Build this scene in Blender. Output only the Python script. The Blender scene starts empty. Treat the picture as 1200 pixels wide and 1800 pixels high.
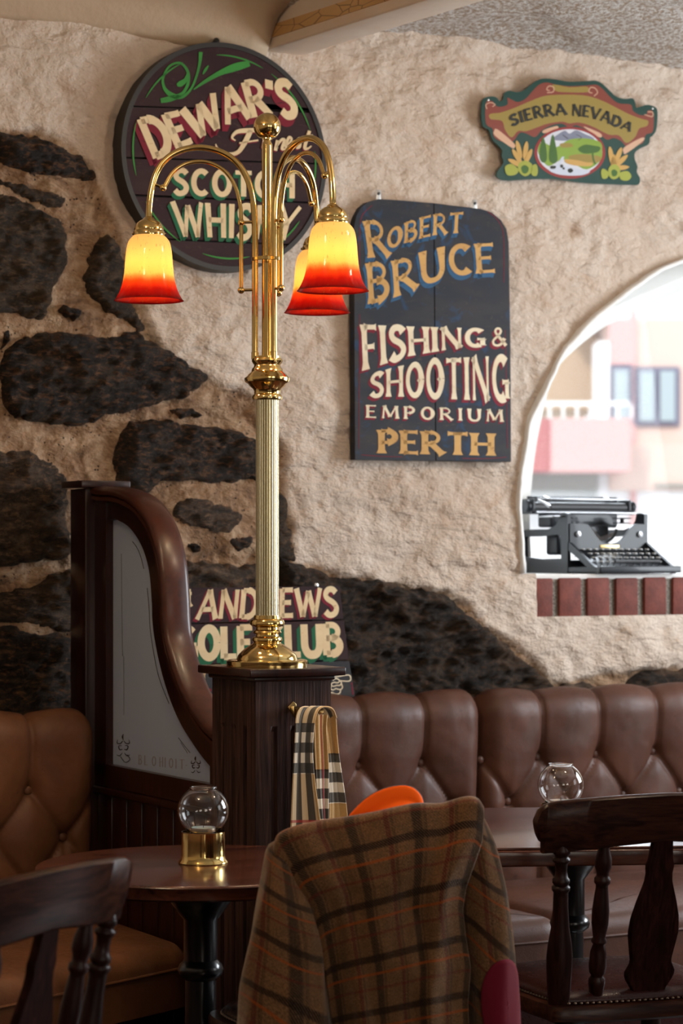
import bpy, bmesh, math, random
import numpy as np
from math import sin, cos, pi, radians
from mathutils import Vector
from mathutils.geometry import tessellate_polygon

# ------------------------------------------------------------------ camera, world, lights, exposure
scn = bpy.context.scene
COL = scn.collection
FPX, CX, CY, EYE = 4190.0, 600.0, 975.0, 1.36
cam_d = bpy.data.cameras.new('camera')
cam = bpy.data.objects.new('camera', cam_d); COL.objects.link(cam)
cam.location = (0, 0, EYE); cam.rotation_euler = (pi / 2, 0, 0)
cam_d.sensor_fit = 'VERTICAL'; cam_d.sensor_height = 36.0; cam_d.sensor_width = 24.0
cam_d.lens = FPX / 1800 * 36.0; cam_d.shift_y = (CY - 900) / 1800
cam_d.clip_start = .05; cam_d.clip_end = 300
cam_d.dof.use_dof = True; cam_d.dof.focus_distance = 5.2; cam_d.dof.aperture_fstop = 5.0
scn.camera = cam
scn.view_settings.view_transform = 'Standard'; scn.view_settings.look = 'None'
scn.view_settings.gamma = 1.0; scn.view_settings.use_curve_mapping = False
scn.view_settings.exposure = 0.06
scn.cycles.max_bounces = 10; scn.cycles.transparent_max_bounces = 16
scn.cycles.sample_clamp_indirect = 6.0
scn.cycles.use_denoising = True

TH = radians(29)
U = np.array([cos(TH), sin(TH)]); V = np.array([-sin(TH), cos(TH)])
PN = np.array([-.185, 5.15])               # nearest corner of the lamp post
C1 = PN + .0925 * (U + V)
k_ = (150 - CX) / FPX                      # far post: its near corner lies on this ray
q_ = C1 - .05 * (U + V)
LP = (k_ * q_[1] - q_[0]) / (V[0] - k_ * V[1])
C2 = C1 + LP * V
WO = C2 + .13 * V                          # origin of the back wall frame

world = bpy.data.worlds.new('sky'); scn.world = world; world.use_nodes = True
bg = world.node_tree.nodes['Background']
bg.inputs[0].default_value = (.86, .93, 1.0, 1); bg.inputs[1].default_value = 1.95

def WL(a, v, z):                           # wall frame -> world
    p = WO + a * U + v * V
    return (p[0], p[1], z)

def area(name, loc, target, sx, sy, power, col):
    l = bpy.data.lights.new(name, 'AREA'); l.shape = 'RECTANGLE'; l.size = sx; l.size_y = sy
    l.energy = power; l.color = col
    o = bpy.data.objects.new(name, l); COL.objects.link(o); o.location = loc
    d = Vector(target) - Vector(loc); o.rotation_euler = d.to_track_quat('-Z', 'Y').to_euler()
    return o
# daylight through the windows that are out of frame in the right wall, then added fill lamps
area('daylight_right', WL(3.35, -1.7, 1.75), WL(0, -1.7, 1.2), 1.3, 1.4, 105, (.86, .93, 1))
area('daylight_right_middle', WL(3.35, -4.2, 1.75), WL(0, -3.6, 1.0), 1.3, 1.4, 14, (.88, .94, 1))
area('rear_fill', WL(.6, -9.3, 1.8), WL(.3, 0, 1.6), 1.5, 1.4, 34, (1, .93, .84))  # added fill behind the camera, soft frontal light on the back wall
area('rear_fill_left', WL(-2.2, -9.3, 1.8), WL(-.5, 0, 1.6), 1.5, 1.4, 26, (1, .90, .78))  # second added fill, behind the camera to the left
area('arch_rim_fill', WL(3.0, 3.2, 4.3), WL(1.0, -1.6, .9), 2.6, 2.0, 520, (.82, .91, 1))  # added area lamp outside the arch, boosts sky light for the jacket rim
def point(name, loc, power, col, r=.05):
    l = bpy.data.lights.new(name, 'POINT'); l.energy = power; l.color = col; l.shadow_soft_size = r
    o = bpy.data.objects.new(name, l); COL.objects.link(o); o.location = loc; return o
point('wall_fill_left', WL(-1.3, -2.0, 2.55), 23, (1, .72, .45), .09)  # unseen warm lamp added to wash the back wall
point('wall_fill_right', WL(.9, -2.0, 2.55), 26, (1, .80, .58), .09)  # same added wash for the right part of the wall
sun = bpy.data.lights.new('sun', 'SUN'); sun.energy = 1.7; sun.angle = .05; sun.color = (1, .97, .92)
so = bpy.data.objects.new('sun', sun); COL.objects.link(so)
so.rotation_euler = Vector((.35, 1, -.55)).to_track_quat('-Z', 'Y').to_euler()

# ------------------------------------------------------------------ small numeric helpers
rng = random.Random(7)
def Wl(px, py, off=0.0):
    """photo ray -> (along wall, height) on the plane 'off' metres in front of the back wall"""
    px = np.asarray(px, float); py = np.asarray(py, float)
    dx = (px - CX) / FPX
    ca, cv = -WO @ U, -WO @ V
    da, dv = dx * U[0] + U[1], dx * V[0] + V[1]
    t = (-off - cv) / dv
    return np.stack([ca + t * da, EYE + t * (CY - py) / FPX], -1)
def PX(px, py, Y):
    return ((px - CX) / FPX * Y, Y, EYE + (CY - py) / FPX * Y)

_R = np.random.RandomState(5).rand(256, 256)
def vnoise(x, y):
    xi, yi = np.floor(x).astype(int), np.floor(y).astype(int)
    fx, fy = x - xi, y - yi
    fx = fx * fx * (3 - 2 * fx); fy = fy * fy * (3 - 2 * fy)
    g = lambda i, j: _R[i % 256, j % 256]
    return ((g(xi, yi) * (1 - fx) + g(xi + 1, yi) * fx) * (1 - fy) + (g(xi, yi + 1) * (1 - fx) + g(xi + 1, yi + 1) * fx) * fy) * 2 - 1
def fbm(x, y, oct=4, rough=.5):
    s, a, f = 0, 1, 1
    for i in range(oct):
        s = s + a * vnoise(x * f + 17.3 * i, y * f + 9.1 * i); a *= rough; f *= 2.03
    return s
def smooth(pts, n=8, closed=False):
    P = [np.array(p, float) for p in pts]
    if len(P) < 3: return P
    out = []; m = len(P); rngi = range(m if closed else m - 1)
    for i in rngi:
        p1, p2 = P[i], P[(i + 1) % m]
        p0 = P[(i - 1) % m] if (closed or i > 0) else 2 * p1 - p2
        p3 = P[(i + 2) % m] if (closed or i < m - 2) else 2 * p2 - p1
        for k in range(n):
            t = k / n
            out.append(.5 * (2 * p1 + (p2 - p0) * t + (2 * p0 - 5 * p1 + 4 * p2 - p3) * t * t + (3 * p1 - p0 - 3 * p2 + p3) * t ** 3))
    if not closed: out.append(P[-1])
    return out
def segdist(P, poly, closed=True):
    """distance and nearest point from points P (n,2) to a polyline"""
    A = np.array(poly, float); B = np.roll(A, -1, 0)
    if not closed: A, B = A[:-1], B[:-1]
    best = np.full(len(P), 1e9); near = np.zeros_like(P)
    for a, b in zip(A, B):
        d = b - a; L = d @ d + 1e-12
        t = np.clip(((P - a) @ d) / L, 0, 1)[:, None]
        q = a + t * d; r = np.hypot(*(P - q).T)
        m = r < best; best[m] = r[m]; near[m] = q[m]
    return best, near
def inside(P, poly):
    x, y = P[:, 0], P[:, 1]; c = np.zeros(len(P), bool); n = len(poly); j = n - 1
    for i in range(n):
        xi, yi = poly[i]; xj, yj = poly[j]
        cond = ((yi > y) != (yj > y))
        xx = (xj - xi) * (y - yi) / ((yj - yi) if yj != yi else 1e-12) + xi
        c ^= cond & (x < xx); j = i
    return c
def clip(poly, a, b, c):
    """keep the part of poly with a*x+b*y<=c"""
    out = []; n = len(poly)
    for i in range(n):
        p, q = poly[i], poly[(i + 1) % n]
        dp, dq = a * p[0] + b * p[1] - c, a * q[0] + b * q[1] - c
        if dp <= 0: out.append(tuple(p))
        if (dp < 0 < dq) or (dq < 0 < dp):
            t = dp / (dp - dq); out.append((p[0] + t * (q[0] - p[0]), p[1] + t * (q[1] - p[1])))
    return out

# ------------------------------------------------------------------ scene helpers
def tag(o, label=None, cat=None, group=None, kind=None):
    if label: o['label'] = label
    if cat: o['category'] = cat
    if group: o['group'] = group
    if kind: o['kind'] = kind
    return o
def thing(name, label, cat, loc=(0, 0, 0), rz=0, group=None):
    o = bpy.data.objects.new(name, None); o.empty_display_size = .1; COL.objects.link(o)
    o.location = loc; o.rotation_euler = (0, 0, rz)
    return tag(o, label, cat, group)
def copy_tree(o, parent=None):
    kids = list(o.children)
    c = o.copy(); COL.objects.link(c); c.parent = parent
    for k in kids: copy_tree(k, c)
    return c

class M:
    """collects geometry for one mesh object"""
    def __init__(s): s.v = []; s.f = []; s.uv = None; s.col = None
    def add(s, v, f):
        n = len(s.v); s.v += [tuple(map(float, p)) for p in v]; s.f += [tuple(int(i) + n for i in q) for q in f]; return s
    def box(s, c, d, rz=0, rx=0, ry=0):
        from mathutils import Euler
        R = Euler((rx, ry, rz)).to_matrix(); v = []
        for i in (-1, 1):
            for j in (-1, 1):
                for k in (-1, 1):
                    v.append(R @ Vector((i * d[0] / 2, j * d[1] / 2, k * d[2] / 2)) + Vector(c))
        return s.add(v, [(0, 1, 3, 2), (4, 6, 7, 5), (0, 4, 5, 1), (2, 3, 7, 6), (0, 2, 6, 4), (1, 5, 7, 3)])
    def rbox(s, c, d, r, seg=3, rz=0, rx=0, ry=0):
        from mathutils import Euler
        bm = bmesh.new(); bmesh.ops.create_cube(bm, size=1)
        for v in bm.verts: v.co = Vector((v.co.x * d[0], v.co.y * d[1], v.co.z * d[2]))
        bmesh.ops.bevel(bm, geom=list(bm.edges), offset=min(r, min(d) * .49), segments=seg, affect='EDGES', profile=.5)
        R = Euler((rx, ry, rz)).to_matrix(); bm.verts.index_update()
        s.add([R @ v.co + Vector(c) for v in bm.verts], [[v.index for v in f.verts] for f in bm.faces]); bm.free(); return s
    def lathe(s, prof, seg=32, c=(0, 0, 0), flute=None, axis=None, cap=True):
        """prof: [(radius, z)] bottom to top"""
        v = []; f = []; n = len(prof)
        for i, (r, z) in enumerate(prof):
            for k in range(seg):
                a = 2 * pi * k / seg; rr = r * (flute(a) if flute else 1)
                v.append(Vector((rr * cos(a), rr * sin(a), z)))
        for i in range(n - 1):
            for k in range(seg):
                k2 = (k + 1) % seg
                f.append((i * seg + k, i * seg + k2, (i + 1) * seg + k2, (i + 1) * seg + k))
        if cap:
            if prof[0][0] > 1e-5: f.append(tuple(range(seg))[::-1])
            if prof[-1][0] > 1e-5: f.append(tuple((n - 1) * seg + k for k in range(seg)))
        if axis is not None:
            q = Vector(axis).to_track_quat('Z', 'Y'); v = [q @ p for p in v]
        return s.add([p + Vector(c) for p in v], f)
    def tube(s, path, r, seg=12, cap=True, flat=1.0):
        P = [Vector(p) for p in path]; n = len(P); v = []; f = []
        rr = (lambda i: r[i]) if hasattr(r, '__len__') else (lambda i: r)
        prev = None
        for i in range(n):
            t = (P[min(i + 1, n - 1)] - P[max(i - 1, 0)]).normalized()
            if prev is None:
                up = Vector((0, 0, 1)) if abs(t.z) < .9 else Vector((1, 0, 0)); x = t.cross(up).normalized()
            else: x = (prev - t * prev.dot(t)).normalized()
            prev = x; y = t.cross(x)
            for k in range(seg):
                a = 2 * pi * k / seg; v.append(P[i] + (x * cos(a) + y * sin(a) * flat) * rr(i))
        for i in range(n - 1):
            for k in range(seg):
                k2 = (k + 1) % seg; f.append((i * seg + k, i * seg + k2, (i + 1) * seg + k2, (i + 1) * seg + k))
        if cap: f += [tuple(range(seg))[::-1], tuple((n - 1) * seg + k for k in range(seg))]
        return s.add(v, f)
    def ball(s, c, r, seg=16, sz=1.0):
        n = seg // 2
        return s.lathe([(max(1e-6, r * sin(pi * i / n)), -r * sz * cos(pi * i / n)) for i in range(n + 1)], seg, c, cap=False)
    def prism(s, poly, y0, y1):
        """poly in (x,z); y0 back, y1 front (smaller y is nearer)"""
        n = len(poly); tri = tessellate_polygon([[Vector((p[0], p[1], 0)) for p in poly]])
        v = [(p[0], y1, p[1]) for p in poly] + [(p[0], y0, p[1]) for p in poly]
        A = sum(poly[i][0] * poly[(i + 1) % n][1] - poly[(i + 1) % n][0] * poly[i][1] for i in range(n))
        f = []
        for t in tri:
            a, b, c = t
            ar = (poly[b][0] - poly[a][0]) * (poly[c][1] - poly[a][1]) - (poly[c][0] - poly[a][0]) * (poly[b][1] - poly[a][1])
            if ar < 0: a, b, c = a, c, b
            f += [(a, b, c), (c + n, b + n, a + n)]
        for i in range(n):
            j = (i + 1) % n
            f.append((j, i, i + n, j + n) if A > 0 else (i, j, j + n, i + n))
        return s.add(v, f)
    def flat(s, poly, y):
        tri = tessellate_polygon([[Vector((p[0], p[1], 0)) for p in poly]]); f = []
        for a, b, c in tri:
            ar = (poly[b][0] - poly[a][0]) * (poly[c][1] - poly[a][1]) - (poly[c][0] - poly[a][0]) * (poly[b][1] - poly[a][1])
            f.append((a, b, c) if ar > 0 else (a, c, b))
        return s.add([(p[0], y, p[1]) for p in poly], f)
    def grid(s, G, closed_u=False, closed_v=False):
        """G: array (n,m,3)"""
        n, m = G.shape[:2]; f = []
        for i in range(n if closed_u else n - 1):
            for j in range(m if closed_v else m - 1):
                i2, j2 = (i + 1) % n, (j + 1) % m
                f.append((i * m + j, i * m + j2, i2 * m + j2, i2 * m + j))
        return s.add(G.reshape(-1, 3), f)
    def build(s, name, mat, parent=None, shade=40, solid=None, off=-1, uv=None, bevel=None, sub=0):
        me = bpy.data.meshes.new(name); me.from_pydata(s.v, [], s.f); me.update()
        if uv is not None:
            l = me.uv_layers.new(name='UVMap'); uva = np.array(uv, dtype=np.float32)
            idx = np.empty(len(me.loops), dtype=np.int32); me.loops.foreach_get('vertex_index', idx)
            l.data.foreach_set('uv', uva[idx].ravel())
        if s.col is not None:
            at = me.attributes.new('mask', 'FLOAT', 'POINT'); at.data.foreach_set('value', np.array(s.col, dtype=np.float32))
        if shade:
            me.polygons.foreach_set('use_smooth', [True] * len(me.polygons))
            if shade < 180: me.set_sharp_from_angle(angle=radians(shade))
        me.materials.append(mat)
        o = bpy.data.objects.new(name, me); COL.objects.link(o)
        if parent: o.parent = parent
        if solid:
            md = o.modifiers.new('thick', 'SOLIDIFY'); md.thickness = solid; md.offset = off
        if bevel:
            md = o.modifiers.new('bevel', 'BEVEL'); md.width = bevel; md.segments = 2; md.limit_method = 'ANGLE'; md.angle_limit = radians(40)
        if sub:
            md = o.modifiers.new('sub', 'SUBSURF'); md.levels = sub; md.render_levels = sub
        return o

# ------------------------------------------------------------------ materials
def mat(name, base=(.5, .5, .5), rough=.5, metal=0, **kw):
    m = bpy.data.materials.new(name); m.use_nodes = True
    b = m.node_tree.nodes['Principled BSDF']
    b.inputs['Base Color'].default_value = (*base, 1); b.inputs['Roughness'].default_value = rough
    b.inputs['Metallic'].default_value = metal
    for k, v in kw.items():
        k2 = k.replace('_', ' ')
        b.inputs[k2].default_value = (*v, 1) if isinstance(v, tuple) and len(v) == 3 else v
    return m
class N:
    """node building shorthand on a material"""
    def __init__(s, m): s.m = m; s.t = m.node_tree; s.b = s.t.nodes.get('Principled BSDF')
    def n(s, typ, **kw):
        x = s.t.nodes.new(typ)
        for k, v in kw.items():
            if k[0] == '_': setattr(x, k[1:], v)
            else:
                i = x.inputs[int(k[1:])] if k[0] == 'i' and k[1:].isdigit() else x.inputs[k.replace('_', ' ')]
                if isinstance(v, bpy.types.NodeSocket): s.t.links.new(v, i)
                else: i.default_value = v
        return x
    def L(s, a, b): s.t.links.new(a, b)
    def coord(s, kind='Object', scale=(1, 1, 1), rot=(0, 0, 0)):
        c = s.n('ShaderNodeTexCoord'); mp = s.n('ShaderNodeMapping', Vector=c.outputs[kind]); mp.inputs['Scale'].default_value = scale
        mp.inputs['Rotation'].default_value = rot
        return mp.outputs[0]
    def noise(s, vec, scale, detail=4, rough=.5, dist=0):
        return s.n('ShaderNodeTexNoise', Vector=vec, Scale=scale, Detail=detail, Roughness=rough, Distortion=dist).outputs[0]
    def ramp(s, fac, stops):
        r = s.n('ShaderNodeValToRGB', Fac=fac); e = r.color_ramp.elements
        while len(e) < len(stops): e.new(.5)
        for x, (p, c) in zip(e, stops):
            x.position = p; x.color = (*c, 1) if len(c) == 3 else c
        return r.outputs[0]
    def mix(s, f, a, b, mode='MIX'):
        x = s.n('ShaderNodeMix', _data_type='RGBA', _blend_type=mode)
        for i, v in ((0, f), (6, a), (7, b)):
            if isinstance(v, bpy.types.NodeSocket): s.L(v, x.inputs[i])
            else: x.inputs[i].default_value = v if i == 0 or len(v) == 4 else (*v, 1)
        return x.outputs[2]
    def math(s, op, a, b=0.0, c=0.0, clamp=False):
        x = s.n('ShaderNodeMath', _operation=op, _use_clamp=clamp)
        for i, v in ((0, a), (1, b), (2, c)):
            if isinstance(v, bpy.types.NodeSocket): s.L(v, x.inputs[i])
            else: x.inputs[i].default_value = v
        return x.outputs[0]
    def bump(s, h, strength=.5, dist=.01, normal=None):
        x = s.n('ShaderNodeBump', Strength=strength, Distance=dist, Height=h)
        if normal is not None: s.L(normal, x.inputs['Normal'])
        return x.outputs[0]
    def set(s, **kw):
        for k, v in kw.items():
            i = s.b.inputs[k.replace('_', ' ')]
            if isinstance(v, bpy.types.NodeSocket): s.L(v, i)
            else: i.default_value = (*v, 1) if isinstance(v, tuple) and len(v) == 3 else v
        return s.m
BK = (0, 0, 0); WH = (1, 1, 1)

def plaster_mat():
    m = mat('plaster_and_mortar', rough=.85); g = N(m)
    c = g.coord(); a = g.n('ShaderNodeAttribute', _attribute_name='mask').outputs['Fac']
    n1 = g.noise(c, 3, 6, .6); n2 = g.noise(c, 14, 6, .6, .6); n3 = g.noise(c, 90, 4, .6)
    pl = g.ramp(n1, [(.3, (.52, .39, .295)), (.7, (.68, .57, .475))])
    pl = g.mix(g.ramp(n2, [(.55, BK), (.75, WH)]), pl, (.44, .29, .19))
    pl = g.mix(.18, pl, g.ramp(n3, [(.3, (.40, .31, .24)), (.7, (.70, .62, .55))]))
    vo = g.n('ShaderNodeTexVoronoi', Vector=c, Scale=75.0).outputs[0]
    pit = g.ramp(vo, [(.10, WH), (.24, BK)])
    pit = g.mix(1.0, pit, g.ramp(g.noise(c, 22, 3), [(.5, BK), (.62, WH)]), 'MULTIPLY')
    mo = g.ramp(g.noise(c, 11, 6, .7, .8), [(.30, (.075, .037, .018)), (.48, (.26, .150, .080)), (.70, (.50, .36, .235))])
    mo = g.mix(pit, mo, (.07, .045, .03))
    col = g.mix(a, pl, mo)
    h1 = g.math('ADD', g.noise(g.coord('Object', (1, 1, 1.5)), 8, 7, .60, .1), g.math('MULTIPLY', g.ramp(g.noise(g.coord('Object', (1, 1, 2.2)), 4, 5, .6), [(.46, BK), (.52, WH)]), .09))
    bm = g.bump(h1, .8, .055)
    bm2 = g.bump(g.mix(a, WH, g.mix(pit, WH, BK)), 1.0, .010, bm)
    return g.set(Base_Color=col, Normal=bm2)
def stone_mat(name, c0, c1, c2, vein=(.30, .17, .09), sc=9):
    m = mat(name, rough=.75); g = N(m)
    c = g.coord('Object', (1, 1, 2.4))
    n1 = g.noise(c, sc, 8, .65, 1.0); n2 = g.noise(c, 40, 6, .7, .4)
    col = g.ramp(n1, [(.3, c0), (.5, c1), (.72, c2)])
    col = g.mix(g.ramp(n2, [(.50, BK), (.68, WH)]), col, vein)
    col = g.mix(g.ramp(g.noise(c, 130, 3, .6), [(.6, BK), (.75, WH)]), col, tuple(min(1, x * 2.4 + .03) for x in c1))
    h = g.math('ADD', g.noise(c, 16, 10, .75, 1.2), g.math('MULTIPLY', n2, .6))
    rr = g.ramp(n2, [(.3, (.45,) * 3), (.7, (.85,) * 3)])
    return g.set(Base_Color=col, Roughness=rr, Normal=g.bump(h, 1.0, .045), Specular_IOR_Level=.35)
def wood_mat(name, dark, light, rough=.3, scale=(1, 1, .12), grain=38, coat=.15, bump=.06, kind='Object', spec=.4):
    m = mat(name, rough=rough); g = N(m)
    c = g.coord(kind, scale)
    n = g.noise(c, grain, 5, .6, 1.2); n2 = g.noise(c, grain * 3.2, 3, .6)
    col = g.mix(g.ramp(n, [(.35, BK), (.65, WH)]), dark, light)
    col = g.mix(g.ramp(n2, [(.5, BK), (.7, (.6,) * 3)]), col, tuple(x * .5 for x in dark))
    g.set(Base_Color=col, Coat_Weight=coat, Coat_Roughness=.12, Specular_IOR_Level=spec, Normal=g.bump(n2, bump, .004))
    return m
def leather_mat(name, base, rough=.46):
    m = mat(name, rough=rough); g = N(m); c = g.coord()
    n = g.noise(c, 7, 4, .6, .4); vo = g.n('ShaderNodeTexVoronoi', Vector=c, Scale=420.0).outputs[0]
    wr = g.noise(c, 34, 6, .7, 2.0)
    col = g.mix(g.ramp(n, [(.35, BK), (.7, WH)]), tuple(x * .72 for x in base), tuple(min(1, x * 1.18) for x in base))
    col = g.mix(g.ramp(g.noise(c, 28, 4, .7), [(.62, BK), (.74, WH)]), col, tuple(x * .55 for x in base))
    h = g.math('ADD', g.math('MULTIPLY', vo, .35), g.math('MULTIPLY', wr, .8))
    return g.set(Base_Color=col, Normal=g.bump(h, .22, .003), Roughness=g.ramp(wr, [(.3, (rough - .08,) * 3), (.7, (rough + .1,) * 3)]), Specular_IOR_Level=.32)
def paint_mat(name, base, wear, amt=.62, rough=.55):
    m = mat(name, rough=rough); g = N(m); c = g.coord('Object', (1, 1, 2.5))
    n = g.noise(c, 30, 7, .7, .6)
    col = g.mix(g.ramp(n, [(amt, BK), (amt + .1, WH)]), base, wear)
    col = g.mix(g.ramp(g.noise(c, 7, 4), [(.4, BK), (.8, (.5,) * 3)]), col, wear)
    return g.set(Base_Color=col, Normal=g.bump(n, .15, .003), Specular_IOR_Level=.15)

MT = {}
MT['wall'] = plaster_mat()
MT['stone_dark'] = stone_mat('dark_schist', (.006, .004, .0035), (.026, .017, .012), (.11, .068, .042), (.27, .125, .055))
MT['stone_rugged'] = stone_mat('rugged_black_brown_rock', (.004, .003, .003), (.030, .019, .012), (.20, .115, .065), (.16, .08, .04), 4.5)
MT['stone_brown'] = stone_mat('brown_stone', (.020, .013, .009), (.062, .040, .025), (.17, .105, .060), (.24, .14, .07))
MT['stone_grey'] = stone_mat('grey_brown_stone', (.018, .012, .009), (.075, .048, .032), (.22, .145, .095), (.30, .17, .09))
MT['wood'] = wood_mat('dark_varnished_mahogany', (.012, .0026, .0018), (.034, .008, .0045), .28)
MT['wood_rail'] = wood_mat('red_brown_varnished_rail', (.042, .010, .0055), (.062, .016, .008), .34, (1, 1, 1), 14, .05, .01)
MT['wood_oak'] = wood_mat('stained_oak_grain', (.014, .0055, .0045), (.085, .042, .033), .5, (1, 1, .04), 75, .0, .35, spec=.2)
MT['wood_chair'] = wood_mat('dark_chair_wood', (.014, .0042, .0028), (.058, .019, .011), .3, (.1, 1, 1), 60, .03, spec=.15)
MT['wood_chair_v'] = wood_mat('dark_chair_wood_upright', (.010, .0028, .0020), (.032, .009, .0058), .38, (1, 1, .1), 60, .03, spec=.2)
MT['wood_splat'] = wood_mat('dark_flat_splat_wood', (.010, .0028, .0020), (.032, .009, .0058), .6, (1, 1, .1), 60, .0, spec=.05)
MT['table'] = wood_mat('polished_table_top', (.036, .009, .0055), (.12, .034, .018), .24, (.12, 1, 1), 30, .3, .05)
MT['floor'] = wood_mat('dark_floorboards', (.02, .010, .007), (.045, .024, .014), .4, (.15, 1, 1), 20)
MT['leather'] = leather_mat('brown_leather', (.088, .034, .020))
MT['leather_warm'] = leather_mat('tan_brown_leather', (.185, .074, .034))
MT['leather_dark'] = leather_mat('oxblood_leather', (.030, .007, .006), .3)
m = mat('polished_brass', (.80, .57, .22), .10, 1); g = N(m); c = g.coord()
g.set(Roughness=g.ramp(g.noise(c, 40, 4), [(.3, (.07,) * 3), (.8, (.17,) * 3)])); MT['brass'] = m
MT['brass_dull'] = mat('aged_brass', (.58, .42, .18), .3, 1)
MT['brass_column'] = mat('pale_brass_column', (.62, .56, .38), .24, 1)
MT['black_metal'] = mat('black_painted_iron', (.006, .006, .007), .28, 0, Coat_Weight=.5)
MT['steel'] = mat('zinc_plate', (.55, .54, .52), .35, 1)
MT['glass'] = mat('clear_glass', (1, 1, 1), .0, 0, Transmission_Weight=1.0, IOR=1.45)
MT['wax'] = mat('white_wax', (.85, .84, .80), .4, 0, Subsurface_Weight=.3)
MT['tin'] = mat('tealight_aluminium', (.8, .8, .8), .3, 1)
# lamp glass: mottled yellow running to red at the rim, bulb light passing through
m = bpy.data.materials.new('marbled_lamp_glass'); m.use_nodes = True; g = N(m); c = g.coord()
t = m.node_tree; out = t.nodes['Material Output']; b = g.b
sep = g.n('ShaderNodeSeparateXYZ', Vector=c)
zz = g.math('ADD', sep.outputs[2], g.math('MULTIPLY', g.math('SUBTRACT', g.noise(g.coord('Object', (1, 1, .2)), 60, 3), .5), .016))
col = g.ramp(g.math('MULTIPLY', zz, 1 / .155), [(.0, (.34, .010, .008)), (.13, (.62, .03, .008)), (.25, (.95, .22, .03)), (.36, (1, .74, .32)), (.95, (1, .84, .50))])
sp = g.ramp(g.noise(g.coord('Object', (1.6, 1.6, .45), (.5, 0, 0)), 110, 4, .7, .5), [(.60, BK), (.70, WH)])
col = g.mix(g.mix(1.0, sp, (.75,) * 3, 'MULTIPLY'), col, (.30, .13, .02))
tr = g.n('ShaderNodeBsdfTranslucent', Color=col); g.set(Base_Color=col, Roughness=.12, Coat_Weight=.6)
mx = g.n('ShaderNodeMixShader', Fac=.8); t.links.new(b.outputs[0], mx.inputs[1]); t.links.new(tr.outputs[0], mx.inputs[2])
em = g.n('ShaderNodeEmission', Color=col, Strength=.06); ad = g.n('ShaderNodeAddShader')
t.links.new(mx.outputs[0], ad.inputs[0]); t.links.new(em.outputs[0], ad.inputs[1]); t.links.new(ad.outputs[0], out.inputs[0])
MT['shade'] = m
m = bpy.data.materials.new('lit_bulb'); m.use_nodes = True; g = N(m)
g.set(Base_Color=(1, .9, .7), Emission_Color=(1, .80, .48), Emission_Strength=110.0); MT['bulb'] = m
# frosted glass of the partition
m = mat('frosted_glass', (.50, .57, .68), .5, 0, Transmission_Weight=.25, IOR=1.3); MT['frost'] = m
MT['frost_edge'] = mat('polished_glass_edge', (.50, .56, .62), .25)
MT['etch'] = mat('clear_etched_lines', (.045, .035, .035), .2)
MT['etch_soft'] = mat('faint_etched_lettering', (.30, .27, .27), .3)
# window pane: passes daylight straight through with a faint sheen
m = bpy.data.materials.new('window_pane'); m.use_nodes = True; g = N(m); t = m.node_tree
tp = g.n('ShaderNodeBsdfTransparent'); gl = g.n('ShaderNodeBsdfGlossy', Roughness=.02); fr = g.n('ShaderNodeFresnel', IOR=1.12)
mx = g.n('ShaderNodeMixShader', Fac=fr.outputs[0]); t.links.new(tp.outputs[0], mx.inputs[1]); t.links.new(gl.outputs[0], mx.inputs[2])
t.links.new(mx.outputs[0], t.nodes['Material Output'].inputs[0]); MT['pane'] = m
m = mat('white_painted_plaster', (.80, .79, .76), .6); g = N(m); g.set(Normal=g.bump(g.noise(g.coord(), 40, 6, .7), .4, .006)); MT['white'] = m
m = mat('red_brick', (.2, .05, .03), .75); g = N(m); c = g.coord()
g.set(Base_Color=g.ramp(g.noise(c, 25, 6, .6), [(.3, (.105, .022, .014)), (.7, (.20, .045, .028))]), Normal=g.bump(g.noise(c, 120, 5), .4, .003)); MT['brick'] = m
m = mat('rough_grey_joint', (.3, .26, .22), .9); g = N(m); c = g.coord()
g.set(Base_Color=g.ramp(g.noise(c, 160, 5, .7), [(.35, (.05, .04, .03)), (.65, (.34, .30, .25))]), Normal=g.bump(g.noise(c, 150, 5), .9, .008)); MT['joint'] = m
m = mat('popcorn_ceiling', (.6, .5, .42), .95); g = N(m); c = g.coord()
n_ = g.noise(c, 75, 5, .75); g.set(Base_Color=g.ramp(n_, [(.44, (.50, .36, .25)), (.56, (.92, .88, .84))]), Normal=g.bump(n_, 1.0, .02)); MT['ceiling'] = m
m = mat('cream_beam_paint', (.66, .50, .37), .5); g = N(m); c = g.coord()
g.set(Base_Color=g.ramp(g.noise(c, 5, 5), [(.3, (.76, .60, .46)), (.7, (.86, .74, .62))]), Normal=g.bump(g.noise(c, 20, 5), .3, .006)); MT['beam'] = m
m = mat('flaking_tan_paint', (.5, .34, .16), .6); g = N(m); c = g.coord('Object', (1, .4, 1))
cr = g.n('ShaderNodeTexVoronoi', Vector=c, Scale=26.0, _feature='DISTANCE_TO_EDGE').outputs[0]
g.set(Base_Color=g.mix(g.ramp(cr, [(.0, WH), (.025, BK)]), g.ramp(g.noise(c, 6, 5), [(.3, (.50, .27, .09)), (.7, (.70, .44, .20))]), (.12, .06, .03))); MT['flake'] = m
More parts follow.
